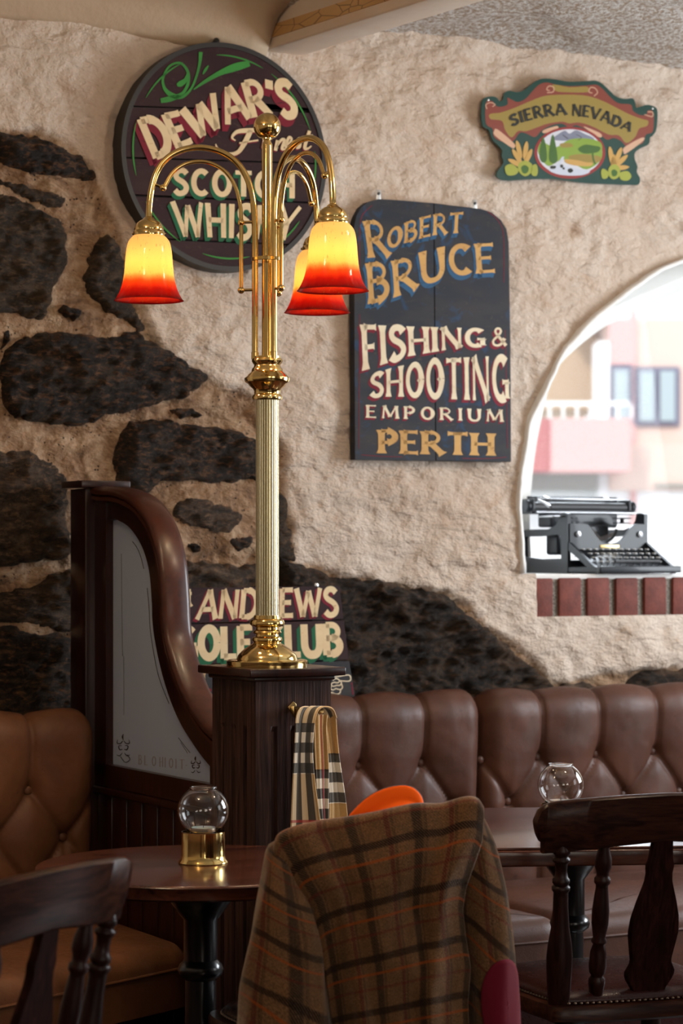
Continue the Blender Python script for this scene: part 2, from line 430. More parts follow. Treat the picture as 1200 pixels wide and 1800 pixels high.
# boards of the signs
MT['sign_maroon'] = paint_mat('aubergine_sign_boards', (.030, .013, .016), (.060, .032, .030), .58)
MT['sign_slate'] = paint_mat('slate_sign_boards', (.030, .030, .036), (.070, .062, .055), .62)
m = paint_mat('slate_blue_sign_boards', (.028, .032, .042), (.075, .060, .050), .6); g = N(m)
base = g.b.inputs['Base Color'].links[0].from_socket
bl = g.ramp(g.noise(g.coord(), 14, 3, .5, 1.5), [(.58, BK), (.7, (.45,) * 3)]); g.L(g.mix(bl, base, (.02, .07, .16)), g.b.inputs['Base Color']); MT['sign_blue'] = m
MT['cream'] = paint_mat('aged_cream_lettering', (.78, .62, .38), (.55, .32, .15), .60)
MT['cream_pale'] = paint_mat('pale_cream_lettering', (.80, .71, .52), (.55, .36, .20), .62)
MT['gold'] = paint_mat('gold_ochre_lettering', (.60, .36, .13), (.36, .18, .06), .58)
MT['crimson'] = paint_mat('crimson_shadow_paint', (.20, .015, .03), (.08, .015, .02), .58)
MT['green'] = paint_mat('green_shadow_paint', (.020, .13, .06), (.02, .05, .03), .6)
MT['green_line'] = paint_mat('leaf_green_paint', (.05, .26, .05), (.03, .10, .03), .6)
MT['blue'] = paint_mat('blue_shadow_paint', (.035, .105, .21), (.02, .04, .07), .56)
MT['rim_black'] = mat('black_rim', (.012, .010, .010), .5)
def tweed_mat():
    m = mat('brown_tweed', rough=.95); g = N(m)
    uv = g.n('ShaderNodeTexCoord').outputs['UV']; s = g.n('ShaderNodeSeparateXYZ', Vector=uv)
    def line(axis, period, offs, w):
        x = g.math('FRACT', g.math('DIVIDE', g.math('ADD', s.outputs[axis], offs), period))
        d = g.math('ABSOLUTE', g.math('SUBTRACT', x, .5))
        return g.n('ShaderNodeMapRange', Value=d, i1=w / period / 2 * 1.25, i2=w / period / 2 * .8).outputs[0]
    tw = g.math('FRACT', g.math('MULTIPLY', g.math('ADD', s.outputs[0], s.outputs[1]), 190.0))
    twf = g.math('GREATER_THAN', tw, .42)
    n = g.noise(uv, 330, 3, .8); n2 = g.noise(uv, 45, 5, .7)
    col = g.ramp(n, [(.3, (.050, .022, .009)), (.7, (.34, .17, .075))])
    col = g.mix(g.ramp(n2, [(.4, BK), (.7, (.5,) * 3)]), col, (.09, .055, .025))
    for axis, per, off, w, c, a in ((0, .120, .03, .018, (.008, .009, .008), .85), (0, .120, .085, .009, (.09, .010, .012), .75), (0, .060, .045, .006, (.012, .010, .008), .5),
                                    (1, .093, .02, .0120, (.007, .005, .006), .93), (1, .093, .046, .0045, (.40, .075, .010), .75), (1, .093, .072, .005, (.13, .012, .012), .6)):
        f = g.math('MULTIPLY', line(axis, per, off, w), a)
        f = g.math('MULTIPLY', f, g.math('ADD', .42, g.math('MULTIPLY', twf, .58)))
        col = g.mix(f, col, c)
    h = g.math('ADD', n, g.math('MULTIPLY', tw, .5))
    return g.set(Base_Color=col, Normal=g.bump(h, .7, .003), Sheen_Weight=.55, Sheen_Roughness=.28, Sheen_Tint=(1, .9, .8), Specular_IOR_Level=.05)
MT['tweed'] = tweed_mat()
MT['orange'] = mat('orange_felt', (.95, .13, .008), .85, 0, Specular_IOR_Level=.1)
MT['patch'] = mat('crimson_suede', (.15, .008, .020), .9, 0, Sheen_Weight=.08, Specular_IOR_Level=.1)
MT['piping'] = mat('collar_piping', (.05, .06, .09), .7)
def scarf_mat():
    m = mat('checked_wool_scarf', rough=.9); g = N(m)
    uv = g.n('ShaderNodeTexCoord').outputs['UV']; s = g.n('ShaderNodeSeparateXYZ', Vector=uv)
    def band(axis, period, offs, a, b):
        x = g.math('FRACT', g.math('DIVIDE', g.math('ADD', s.outputs[axis], offs), period))
        return g.math('MULTIPLY', g.math('GREATER_THAN', x, a), g.math('LESS_THAN', x, b))
    col = g.mix(g.noise(uv, 300, 2), (.50, .28, .09), (.62, .38, .15))
    def rng_(axis, lo, hi): return g.math('MULTIPLY', g.math('GREATER_THAN', s.outputs[axis], lo), g.math('LESS_THAN', s.outputs[axis], hi))
    def add(*q):
        r = q[0]
        for k in q[1:]: r = g.math('ADD', r, k)
        return r
    wv, wu = rng_(1, .078, .184), rng_(0, -.002, .058)
    col = g.mix(g.math('MULTIPLY', wu, .45), col, (.78, .66, .46)); col = g.mix(wv, col, (.82, .72, .58))
    bv = add(rng_(1, .074, .094), rng_(1, .116, .138), rng_(1, .160, .182)); bu = add(rng_(0, .012, .026), rng_(0, .040, .054))
    tw = g.math('GREATER_THAN', g.math('FRACT', g.math('MULTIPLY', g.math('ADD', s.outputs[0], s.outputs[1]), 420.0)), .25)
    col = g.mix(g.math('MULTIPLY', bv, g.math('ADD', .72, g.math('MULTIPLY', tw, .25))), col, (.012, .011, .012)); col = g.mix(g.math('MULTIPLY', bu, g.math('ADD', .74, g.math('MULTIPLY', tw, .22))), col, (.012, .011, .012))
    col = g.mix(g.math('MULTIPLY', rng_(1, .284, .290), .8), col, (.40, .02, .02)); col = g.mix(g.math('MULTIPLY', rng_(0, .0690, .0708), .6), col, (.45, .03, .05))
    return g.set(Base_Color=col, Normal=g.bump(g.noise(uv, 900, 2), .3, .001), Sheen_Weight=.4)
MT['scarf'] = scarf_mat()
MT['nail'] = mat('dark_bronze_nails', (.16, .11, .08), .22, 1)
# ------------------------------------------------------------------ the room shell
A0 = (WO[0], WO[1], 0)                     # wall frame origin on the floor
def wall_xform(o, a=0, z=0, v=0):
    p = WO + a * U + v * V
    o.location = (p[0], p[1], z); o.rotation_euler = (0, 0, TH); return o
def pxpoly(pts, off=0.0):
    p = np.array(pts, float); return Wl(p[:, 0], p[:, 1], off)

ARCH_PX = [(914, 1008), (909, 880), (914, 822), (927, 746), (958, 681), (988, 620), (1042, 562), (1097, 518), (1147, 484), (1200, 461),
           (1262, 446), (1330, 440), (1400, 447), (1490, 478), (1580, 540), (1650, 640), (1690, 760), (1702, 880), (1702, 1008)]
arch = np.array(smooth([tuple(p) for p in pxpoly(ARCH_PX)], 8))
_jn = np.array([fbm(np.array([i * .37]), np.array([3.1]), 2)[0] for i in range(len(arch))])
arch[:, 0] += .0025 * _jn; arch[:, 1] += .002 * np.roll(_jn, 3)
SILL_Z = float(Wl(1000, 1008)[1])
BR_Z0 = float(Wl(1000, 1083)[1]); BR_A0 = float(Wl(937, 1040)[0]); BR_A1 = arch[-1][0] - .03
brick_rect = [(BR_A0, BR_Z0), (BR_A1, BR_Z0), (BR_A1, SILL_Z), (BR_A0, SILL_Z)]
HOLE = [tuple(p) for p in arch[::-1]]      # right jamb ... left jamb
HOLE = [(arch[-1][0], SILL_Z)] + [tuple(p) for p in arch[::-1]] + [(arch[0][0], SILL_Z), (BR_A0, SILL_Z), (BR_A0, BR_Z0), (BR_A1, BR_Z0), (BR_A1, SILL_Z)]
MORT_PX = [(-420, 300), (-330, 262), (-200, 238), (-90, 222), (60, 232), (130, 255), (165, 300), (187, 350), (212, 420), (226, 480), (243, 540), (266, 590), (305, 632), (370, 668), (440, 695), (470, 735), (496, 800), (506, 900),
           (522, 985), (600, 1006), (700, 1022), (780, 1040), (860, 1100), (930, 1160), (978, 1197), (1030, 1188), (1100, 1182), (1180, 1172), (1330, 1168), (1330, 1420), (-420, 1420)]
mort = pxpoly(MORT_PX)

def field(bounds, step, height, holes=(), keep=None, snap=None):
    """grid in the wall plane, displaced by height(a,z) (towards the room is +); holes and outline are snapped to"""
    a0, a1, z0, z1 = bounds
    na, nz = int((a1 - a0) / step) + 2, int((z1 - z0) / step) + 2
    A, Z = np.meshgrid(np.linspace(a0, a1, na), np.linspace(z0, z1, nz), indexing='ij')
    P = np.stack([A.ravel(), Z.ravel()], -1)
    dead = np.zeros(len(P), bool)
    for poly in list(holes) + ([keep] if keep is not None else []):
        pa = np.array(poly); ins = inside(P, pa)
        bb = (P[:, 0] > pa[:, 0].min() - .03) & (P[:, 0] < pa[:, 0].max() + .03) & (P[:, 1] > pa[:, 1].min() - .03) & (P[:, 1] < pa[:, 1].max() + .03)
        d = np.full(len(P), 9.); nr = P.copy(); idx = np.where(bb)[0]
        dd, nn = segdist(P[idx], pa); d[idx] = dd; nr[idx] = nn
        near = d < step * .72
        P = np.where(near[:, None], nr, P)
        dead |= (~ins if poly is keep else ins) & ~near
    H = height(P[:, 0], P[:, 1])
    idx = np.arange(na * nz).reshape(na, nz)
    q = np.stack([idx[:-1, :-1], idx[1:, :-1], idx[1:, 1:], idx[:-1, 1:]], -1).reshape(-1, 4)
    cen = P[q].mean(1); ok = ~dead[q].any(1)
    for poly in holes: 
        ii = np.where(ok)[0]; ok[ii] &= ~inside(cen[ii], np.array(poly))
    if keep is not None: 
        ii = np.where(ok)[0]; ok[ii] &= inside(cen[ii], np.array(keep))
    q = q[ok]; used = np.unique(q); re = np.full(len(P), -1); re[used] = np.arange(len(used))
    m = M(); m.v = [(p[0], -h, p[1]) for p, h in zip(P[used], H[used])]; m.f = [tuple(r) for r in re[q].tolist()]
    return m, P[used]

def mort_side(P):
    d, _ = segdist(P, mort); s = np.where(inside(P, mort), d, -d)
    return s
def wall_h(a, z):
    P = np.stack([a, z], -1); s = mort_side(P) + .012 * fbm(a * 14, z * 14, 3)
    k = np.clip((s + .012) / .024, 0, 1); k = k * k * (3 - 2 * k)
    pl = .010 + .010 * fbm(a * 2.2, z * 2.2, 2) + .0075 * fbm(a * 7, z * 9, 4, .6) + .0030 * fbm(a * 26, z * 36, 3, .6)
    mo = -.008 + .014 * fbm(a * 5, z * 6, 4, .6) + .005 * fbm(a * 40, z * 40, 3, .7)
    return pl * (1 - k) + mo * k
CEIL_Z = float(Wl(900, 84)[1])
wm, wp = field((-1.5, 3.3, .55, CEIL_Z + .25), .0105, wall_h, holes=[HOLE])
s_ = mort_side(wp) + .010 * fbm(wp[:, 0] * 14, wp[:, 1] * 14, 3)
wm.col = np.clip((s_ + .006) / .012, 0, 1)
wall = tag(wm.build('wall_back', MT['wall'], shade=180), kind='structure'); wall_xform(wall)
b = M().box((-2.6, .1, 1.5), (2.2, .2, 3.2)).box((.9, .12, .25), (5.0, .2, .62))
o = tag(b.build('wall_back_lower', MT['white']), kind='structure'); wall_xform(o)

# reveal of the arched opening
rv = np.zeros((len(arch), 5, 3))
for j, d in enumerate((-.028, 0, .1, .28, .52)):
    nn = .003 * fbm(np.arange(len(arch)) * .4, np.full(len(arch), d * 20.), 3)
    rv[:, j, 0] = arch[:, 0] + nn; rv[:, j, 1] = d; rv[:, j, 2] = arch[:, 1] + nn
rv[:, 0, 0] += 0
o = tag(M().grid(rv).build('window_1', MT['white'], shade=180, solid=.012), kind='structure'); wall_xform(o); win = o
# white arched frame and pane standing in the opening
IN_PX = [(934, 1004), (931, 900), (940, 800), (952, 735), (968, 672), (985, 640), (1017, 609), (1060, 576), (1105, 553), (1151, 533), (1200, 512), (1260, 496), (1330, 490), (1400, 496), (1480, 525), (1550, 580), (1610, 670), (1640, 780), (1650, 900), (1650, 1004)]
WD = .40
inn = np.array(smooth([tuple(p) for p in pxpoly(IN_PX, -WD)], 6)); n = len(inn)
outr = inn.copy(); cen = np.array([inn[:, 0].mean(), SILL_Z + .2]); dv = inn - cen; dv /= np.hypot(*dv.T)[:, None]; outr = inn + dv * .16
fr = np.zeros((n, 5, 3))
for j, (w, d) in enumerate(((.16, .02), (.045, -.012), (.03, 0), (.0, .0), (0, .07))):
    p = inn + dv * w; fr[:, j, 0] = p[:, 0]; fr[:, j, 1] = WD + d; fr[:, j, 2] = p[:, 1]
f = M().grid(fr).build('window_frame', MT['white'], win, shade=50, solid=.01)
M().prism([tuple(p) for p in inn], WD + .045, WD + .04).build('pane', MT['pane'], win)
M().rbox((cen[0], WD, SILL_Z + .012), (inn[:, 0].max() - inn[:, 0].min() + .1, .07, .045), .006).build('bottom_rail', MT['white'], win)
# sill: white-topped slab over a soldier course of red bricks
am, sw = (arch[0][0] + arch[-1][0]) / 2, arch[-1][0] - arch[0][0]
o = tag(M().rbox((am, .262, SILL_Z - .010), (sw + .06, .53, .016), .004).build('trim_1', MT['white']), kind='structure'); wall_xform(o)
course = tag(M().box(((BR_A0 + BR_A1) / 2, .055, (BR_Z0 + SILL_Z) / 2 - .008), (BR_A1 - BR_A0 + .012, .11, SILL_Z - BR_Z0 + .0)).build('trim_2', MT['joint']), kind='structure'); wall_xform(course)
ba = [float(Wl(x, 1040)[0]) for x in (938.5, 968.5, 979.5, 1018.5, 1029, 1068.5, 1079, 1117.5, 1129, 1167.5, 1179, 1217)]
br = [(ba[i], ba[i + 1]) for i in range(0, 12, 2)]
while br[-1][1] < BR_A1 - .09: br.append((br[-1][0] + .0755 + .0, br[-1][1] + .0755))
for i, (x0, x1) in enumerate(br):
    M().rbox(((x0 + x1) / 2, .04 - rng.random() * .004, (BR_Z0 + SILL_Z) / 2 - .007 + rng.uniform(-.001, .001)), (x1 - x0, .1, SILL_Z - BR_Z0 - .012), .005, 2, ry=rng.uniform(-.01, .01)).build('brick', MT['brick'], course)

# field stones standing proud of the mortar, each a part of the wall
STONES = [
 ('stone_dark', [(-128, 226), (10, 234), (60, 240), (105, 254), (145, 283), (170, 314), (150, 320), (95, 311), (45, 300), (-10, 287), (-128, 285)], .030),
 ('stone_brown', [(-10, 318), (25, 318), (62, 328), (104, 344), (118, 356), (106, 366), (78, 364), (58, 352), (20, 334)], .018),
 ('stone_brown', [(-128, 335), (0, 338), (48, 350), (82, 372), (112, 392), (119, 430), (121, 470), (100, 500), (88, 535), (74, 561), (40, 556), (10, 549), (-128, 552)], .030),
 ('stone_brown', [(188, 412), (205, 425), (217, 460), (224, 500), (238, 540), (258, 578), (244, 582), (222, 566), (186, 546), (160, 522), (150, 500), (158, 462), (168, 432)], .026),
 ('stone_dark', [(106, 540), (128, 540), (146, 547), (138, 560), (116, 557)], .012),
 ('stone_dark', [(2, 650), (12, 622), (44, 590), (100, 580), (150, 588), (196, 592), (240, 583), (272, 604), (318, 632), (366, 664), (352, 682), (322, 697), (270, 710), (205, 728), (152, 748), (92, 744), (36, 734), (10, 708)], .036),
 ('stone_dark', [(8, 590), (18, 582), (16, 606), (8, 622)], .01),
 ('stone_dark', [(214, 762), (236, 740), (290, 737), (350, 748), (402, 752), (450, 772), (470, 800), (470, 846), (420, 846), (372, 850), (300, 846), (276, 856), (256, 874), (232, 866), (206, 846), (204, 806)], .032),
 ('stone_dark', [(302, 720), (330, 714), (352, 722), (358, 732), (322, 734)], .010),
 ('stone_grey', [(304, 898), (318, 880), (350, 878), (385, 884), (428, 904), (420, 922), (398, 940), (368, 932), (330, 926), (308, 914)], .024),
 ('stone_dark', [(296, 940), (306, 938), (320, 958), (318, 974), (300, 974)], .012),
 ('stone_dark', [(330, 958), (346, 955), (353, 966), (344, 973)], .008),
 ('stone_dark', [(402, 948), (420, 943), (444, 942), (440, 958), (420, 968), (408, 960)], .012),
 ('stone_grey', [(-128, 782), (0, 788), (50, 796), (90, 812), (118, 834), (122, 900), (122, 975), (70, 984), (20, 992), (-128, 996)], .034),
 ('stone_grey', [(60, 1030), (90, 1010), (135, 1000), (135, 1050), (135, 1108), (100, 1110), (50, 1096), (-128, 1085), (-128, 1052), (0, 1040)], .03),
 ('stone_dark', [(-128, 1098), (0, 1100), (60, 1112), (135, 1124), (135, 1200), (135, 1275), (60, 1280), (-128, 1280)], .04),
 ('stone_grey', [(282, 1010), (318, 990), (372, 988), (430, 992), (476, 985), (492, 1004), (488, 1050), (430, 1062), (300, 1062)], .026),
 ('stone_brown', [(470, 880), (498, 868), (508, 905), (512, 950), (518, 985), (484, 974), (466, 940)], .02),
 ('stone_rugged', [(486, 1000), (512, 988), (560, 1002), (600, 1016), (640, 1020), (690, 1024), (735, 1036), (775, 1044), (806, 1070), (846, 1098), (884, 1128), (920, 1160), (962, 1198), (960, 1236), (900, 1262), (560, 1270), (486, 1240)], .055),
 ('stone_grey', [(978, 1226), (992, 1206), (1024, 1196), (1050, 1204), (1078, 1222), (1094, 1240), (1070, 1262), (980, 1262)], .03),
 ('stone_rugged', [(1098, 1222), (1112, 1192), (1150, 1178), (1210, 1174), (1290, 1180), (1290, 1262), (1100, 1262)], .035),
 ('stone_brown', [(-160, 262), (-150, 420), (-175, 480), (-260, 470), (-330, 400), (-310, 300), (-230, 262)], .03),
 ('stone_dark', [(-150, 520), (-140, 640), (-210, 690), (-330, 660), (-370, 560), (-280, 500)], .03),
 ('stone_grey', [(-10, 600), (-20, 720), (-90, 760), (-125, 690), (-120, 600), (-60, 575)], .025),
 ('stone_dark', [(-150, 720), (-145, 850), (-200, 900), (-320, 880), (-380, 780), (-300, 710)], .03),
 ('stone_grey', [(-150, 930), (-145, 1060), (-220, 1090), (-380, 1060), (-390, 940), (-260, 905)], .03),
 ('stone_brown', [(-150, 1110), (-145, 1280), (-380, 1280), (-390, 1120), (-260, 1095)], .03),
]
for i, (mt, pts, th) in enumerate(STONES):
    pl = np.array(smooth([tuple(p) for p in pxpoly(pts)], 7, True))
    pl += .006 * np.stack([fbm(pl[:, 0] * 45 + i, pl[:, 1] * 45, 3, .7), fbm(pl[:, 0] * 45, pl[:, 1] * 45 + 9 + i, 3, .7)], -1)
    c0, c1 = pl.min(0), pl.max(0); big = min(c1 - c0)
    def sh(a, z, pl=pl, th=th, i=i, big=big):
        d, _ = segdist(np.stack([a, z], -1), pl)
        e = np.clip(d * (1 + .8 * fbm(a * 9 + i, z * 9, 2)) / min(.032, big * .3), 0, 1); e = np.sqrt(1 - (1 - e) ** 2)
        r = 1 - np.abs(fbm(a * 6 + z * 4 + i, z * 15 - a * 3, 4, .6))
        wh = wall_h(a, z)
        hh = wh * (1 - e) + e * (th * .55) - .004 + e * th * (.7 * r + .6 * fbm(a * 4 + 3 * i, z * 6, 3, .6)) + e * (.0075 * fbm(a * 22, z * 48, 4, .7))
        return np.where(e > .35, np.maximum(hh, wh + .004 + .003 * fbm(a * 30, z * 40, 2)), hh)
    st = .0065 if big > .05 else .004
    mm, _ = field((c0[0] - .01, c1[0] + .01, c0[1] - .01, c1[1] + .01), st, sh, keep=pl)
    mm.build('stone', MT[mt], wall, shade=180)

# ceiling, beam, floor, other walls (the room closes behind the camera)
def roombox(name, a0, a1, v0, v1, z0, z1, m, kind='structure'):
    o = M().box(((a0 + a1) / 2, (v0 + v1) / 2, (z0 + z1) / 2), (a1 - a0, v1 - v0, z1 - z0)).build(name, m)
    wall_xform(o); return tag(o, kind=kind)
nx, ny = 150, 90
ga, gv = np.linspace(-3.6, 3.5, nx), np.linspace(-2.6, .06, ny); GA, GV = np.meshgrid(ga, gv, indexing='ij')
dist = -GV
hz = CEIL_Z + .035 * (1 - np.exp(-dist / .25)) + .010 * fbm(GA * 6, GV * 6, 3) + .006 * fbm(GA * 40, GV * 40, 2)
o = M().grid(np.stack([GA, GV, hz], -1)).build('ceiling', MT['ceiling'], shade=180); wall_xform(o); tag(o, kind='structure')
roombox('ceiling_slab', -3.7, 3.6, -9.7, -2.55, CEIL_Z + .02, CEIL_Z + .2, MT['white'])
roombox('ceiling_roof', -3.7, 3.6, -9.7, .9, CEIL_Z + .22, CEIL_Z + .3, MT['white'])
roombox('floor', -3.7, 3.6, -9.7, .2, -.05, 0, MT['floor'])
MT['side'] = mat('cream_side_wall', (.50, .40, .30), .9)
MT['side_dark'] = mat('dark_panelled_wall', (.10, .05, .03), .6)
roombox('wall_left', -3.7, -3.6, -9.7, .2, 0, CEIL_Z + .22, MT['side'])
roombox('wall_rear', -3.7, 3.6, -9.7, -9.6, 0, CEIL_Z + .22, MT['side'])
roombox('wall_right', 3.5, 3.6, -9.7, .2, 0, CEIL_Z + .22, MT['side'])
roombox('baseboard_right', 3.47, 3.5, -9.6, 0, 0, .95, MT['side_dark'])
roombox('baseboard_rear', -3.6, 3.5, -9.6, -9.57, 0, .95, MT['side_dark'])
roombox('baseboard_left', -3.6, -3.57, -9.6, 0, 0, .95, MT['side_dark'])
# the beam that meets the wall above the round board, running into the room
pB = Wl(478, 92); bo = M()
ang = radians(35.2); bd = np.array([sin(ang), -cos(ang)])
bw = .125; bz = float(pB[1])
beam = tag(M().rbox((0, 2.9, .11), (bw, 6.0, .22), .006).build('trim_3', MT['beam']), kind='structure')
wp0 = WO + (pB[0] + .03) * U + .03 * V
beam.location = (wp0[0] - bd[0] * .0, wp0[1] - bd[1] * .0, bz); beam.rotation_euler = (0, 0, math.atan2(-bd[0], bd[1]))
M().box((-bw / 2 - .0025, 2.9, .045), (.005, 6.0, .034)).build('flaking_strip', MT['flake'], beam)
M().box((bw / 2 + .0025, 2.9, .045), (.005, 6.0, .034)).build('flaking_strip', MT['flake'], beam)
# a soft plaster soffit joining the beam on its left
so_ = M(); pts = []
na = 60
aa = np.linspace(-3.2, float(Wl(432, 60)[0]) + .05, na)
prof = [(.02, -.06), (-.02, -.04), (-.05, 0.01), (-.09, .05), (-.16, .085), (-.30, .11), (-.6, .12), (-1.2, .12)]
zt = float(Wl(300, 20, .05)[1])
GG = np.zeros((na, len(prof), 3))
for j, (v_, z_) in enumerate(prof):
    GG[:, j, 0] = aa; GG[:, j, 1] = v_ ; GG[:, j, 2] = zt + z_ + .008 * fbm(aa * 4, np.full(na, j * .7), 3) + .10 * np.clip((aa - aa[-1] + .55) / .55, 0, 1) * -.35
MT['soffit'] = mat('tan_soffit_paint', (.50, .37, .25), .7); g = N(MT['soffit']); g.set(Normal=g.bump(g.noise(g.coord(), 12, 6, .6), .4, .012))
o = tag(M().grid(GG).build('trim_4', MT['soffit'], shade=180, solid=.01), kind='structure'); wall_xform(o)

# ------------------------------------------------------------------ lettering
GL = {
 'A': (.82, 't.03,0 .41,1;T.41,1 .80,0;t.16,.34 .66,.34'), 'B': (.68, 'T.1,0 .1,1;t.1,.96 .32,.96;ta.30,.75,.24,.21,90,-90;t.1,.54 .32,.54;Ta.30,.29,.29,.25,90,-90;t.1,.04 .32,.04'),
 'C': (.72, 'Ta.40,.5,.31,.45,48,312'), 'D': (.76, 'T.1,0 .1,1;t.1,.96 .34,.96;Ta.32,.5,.36,.46,90,-90;t.1,.04 .34,.04'),
 'E': (.60, 'T.1,0 .1,1;t.1,.95 .56,.95;t.1,.51 .48,.51;t.1,.05 .57,.05'), 'F': (.56, 'T.1,0 .1,1;t.1,.95 .55,.95;t.1,.50 .46,.50'),
 'G': (.76, 'Ta.40,.5,.31,.45,48,300;T.66,.06 .66,.42;t.46,.42 .74,.42'), 'H': (.76, 'T.1,0 .1,1;T.66,0 .66,1;t.1,.51 .66,.51'),
 'I': (.24, 'T.12,0 .12,1'), 'K': (.72, 'T.1,0 .1,1;t.1,.45 .62,1;T.28,.56 .68,0'), 'L': (.56, 'T.1,0 .1,1;t.1,.05 .55,.05'),
 'M': (.95, 't.07,0 .13,1;T.13,1 .47,.12;t.47,.12 .82,1;T.82,1 .88,0'), 'N': (.80, 't.1,0 .1,1;T.1,1 .70,0;t.70,0 .70,1'),
 'O': (.80, 'Ta.40,.5,.30,.45,0,360'), 'P': (.64, 'T.1,0 .1,1;t.1,.96 .32,.96;Ta.30,.72,.25,.24,90,-90;t.1,.47 .32,.47'),
 'R': (.74, 'T.1,0 .1,1;t.1,.96 .32,.96;ta.30,.73,.25,.23,90,-90;t.1,.49 .32,.49;T.30,.49 .70,0'),
 'S': (.62, '~T.54,.82 .42,.94 .22,.93 .11,.78 .17,.62 .42,.46 .53,.27 .44,.08 .22,.03 .07,.16'),
 'T': (.70, 'T.35,0 .35,1;t.02,.94 .68,.94'), 'U': (.76, '~T.1,1 .1,.6 .11,.28 .22,.08 .38,.03 .55,.08 .65,.28 .66,.6 .66,1'),
 'V': (.78, 'T.03,1 .40,0;t.40,0 .76,1'), 'W': (1.10, 'T.03,1 .30,0;t.30,0 .55,.9;T.55,.9 .80,0;t.80,0 1.06,1'),
 'Y': (.74, 'T.03,1 .38,.46;t.72,1 .38,.46;T.38,0 .38,.48'), "'": (.22, 'T.13,1.02 .07,.76'), ' ': (.34, ''),
 '&': (.82, '~t.78,.02 .5,.38 .22,.74 .26,.94 .44,.95 .50,.78 .34,.56 .10,.32 .12,.10 .32,.03 .54,.14 .70,.42'),
 't': (.42, '~T.2,1 .2,.5 .2,.2 .3,.04 .4,.1;t.02,.72 .40,.72'), '.': (.2, 'T.1,0 .1,.12'), 'r': (.5, 'T.1,0 .1,1;~t.1,.6 .25,.9 .45,.95'), '-': (.4, 't.03,.45 .37,.45'),
}
def strokes(ch):
    w, s = GL[ch]; out = []
    for part in s.split(';'):
        if not part: continue
        sm = part[0] == '~'
        if sm: part = part[1:]
        thick = part[0] == 'T'; body = part[1:]
        if body[0] == 'a':
            cx, cy, rx, ry, a0, a1 = map(float, body[1:].split(','))
            n = max(8, int(abs(a1 - a0) / 13))
            p = [(cx + rx * cos(radians(a0 + (a1 - a0) * i / n)), cy + ry * sin(radians(a0 + (a1 - a0) * i / n))) for i in range(n + 1)]
        else:
            p = [tuple(map(float, q.split(','))) for q in body.split()]
            if sm: p = [tuple(q) for q in smooth(p, 5)]
            else:
                r = [p[0]]
                for q in p[1:]:
                    a = r[-1]
                    for k in range(1, 7): r.append((a[0] + (q[0] - a[0]) * k / 6, a[1] + (q[1] - a[1]) * k / 6))
                p = r
        out.append((p, thick))
    return w, out
def ribbon(p, ws):
    p = np.array(p, float); t = np.gradient(p, axis=0); t /= np.hypot(*t.T)[:, None] + 1e-9
    n = np.stack([-t[:, 1], t[:, 0]], -1) * np.asarray(ws)[:, None]
    return p + n, p - n
def word(m, text, bottom, top, off, y, T=.20, t=.11, flare=1.35, shift=(0, 0), gap=.08, caps=None):
    """paint a word on the plane 'off' in front of the wall between two photo-measured guide lines"""
    x = 0; runs = []
    for i, ch in enumerate(text):
        w, st = strokes(ch); w2 = w
        for p, thick in st:
            hw = (T if thick else t) / 2
            ws = np.full(len(p), hw); n = len(p)
            if flare > 1 and (p[0] != p[-1]):
                e = np.linspace(0, 1, n); k = 1 + (flare - 1) * (np.clip(1 - e / .22, 0, 1) ** 2 + np.clip((e - .78) / .22, 0, 1) ** 2); ws = ws * k
            runs.append((np.array(p, float) + (x, 0), ws))
        x += w2 + gap
    Lt = x - gap; B = np.array(bottom, float); Tp = np.array(top, float)
    def warp(q):
        s = q[:, 0] / Lt; h = q[:, 1]
        sb = (B[:, 0] - B[0, 0]) / (B[-1, 0] - B[0, 0]); stt = (Tp[:, 0] - Tp[0, 0]) / (Tp[-1, 0] - Tp[0, 0])
        bx = B[0, 0] + s * (B[-1, 0] - B[0, 0]); by = np.interp(s, sb, B[:, 1])
        tx = Tp[0, 0] + s * (Tp[-1, 0] - Tp[0, 0]); ty = np.interp(s, stt, Tp[:, 1])
        return Wl(bx + (tx - bx) * h + shift[0], by + (ty - by) * h + shift[1], off)
    for p, ws in runs:
        l, r = ribbon(p, ws); L_, R_ = warp(l), warp(r); n = len(p)
        v = [(a[0], y, a[1]) for a in L_] + [(a[0], y, a[1]) for a in R_]
        m.add(v, [(i, n + i, n + i + 1, i + 1) for i in range(n - 1)])
    return m
def brush(m, pts, w, off, y, sm=True, n=6, conv=None):
    """freehand painted stroke, photo pixels; w: width in px, number or list"""
    p = np.array([conv(*q) for q in pts] if conv else pts, float)
    ws = np.full(len(p), float(w)) if not hasattr(w, '__len__') else np.array(w, float)
    if sm and len(p) > 2:
        q = np.array(smooth([(a[0], a[1], b_) for a, b_ in zip(p, ws)], n)); p, ws = q[:, :2], q[:, 2]
    if np.allclose(p[0], p[-1]) and len(p) > 3: p[-1] = p[0]
    l, r = ribbon(p, np.abs(ws) / 2); L_, R_ = Wl(l[:, 0], l[:, 1], off), Wl(r[:, 0], r[:, 1], off); k = len(p)
    m.add([(a[0], y, a[1]) for a in L_] + [(a[0], y, a[1]) for a in R_], [(i, i + 1, k + i + 1, k + i) for i in range(k - 1)])
    return m
def patchpx(m, pts, off, y, sm=True, conv=None, n=4):
    p = [conv(*q) for q in pts] if conv else pts
    if sm: p = smooth(p, n, True)
    p = np.array(p); q = Wl(p[:, 0], p[:, 1], off); return m.flat([tuple(a) for a in q], y)
def sign(name, label, px, py):
    t = thing(name, label, 'sign'); wall_xform(t); return t      # children use wall-frame coordinates
DZ = .0006

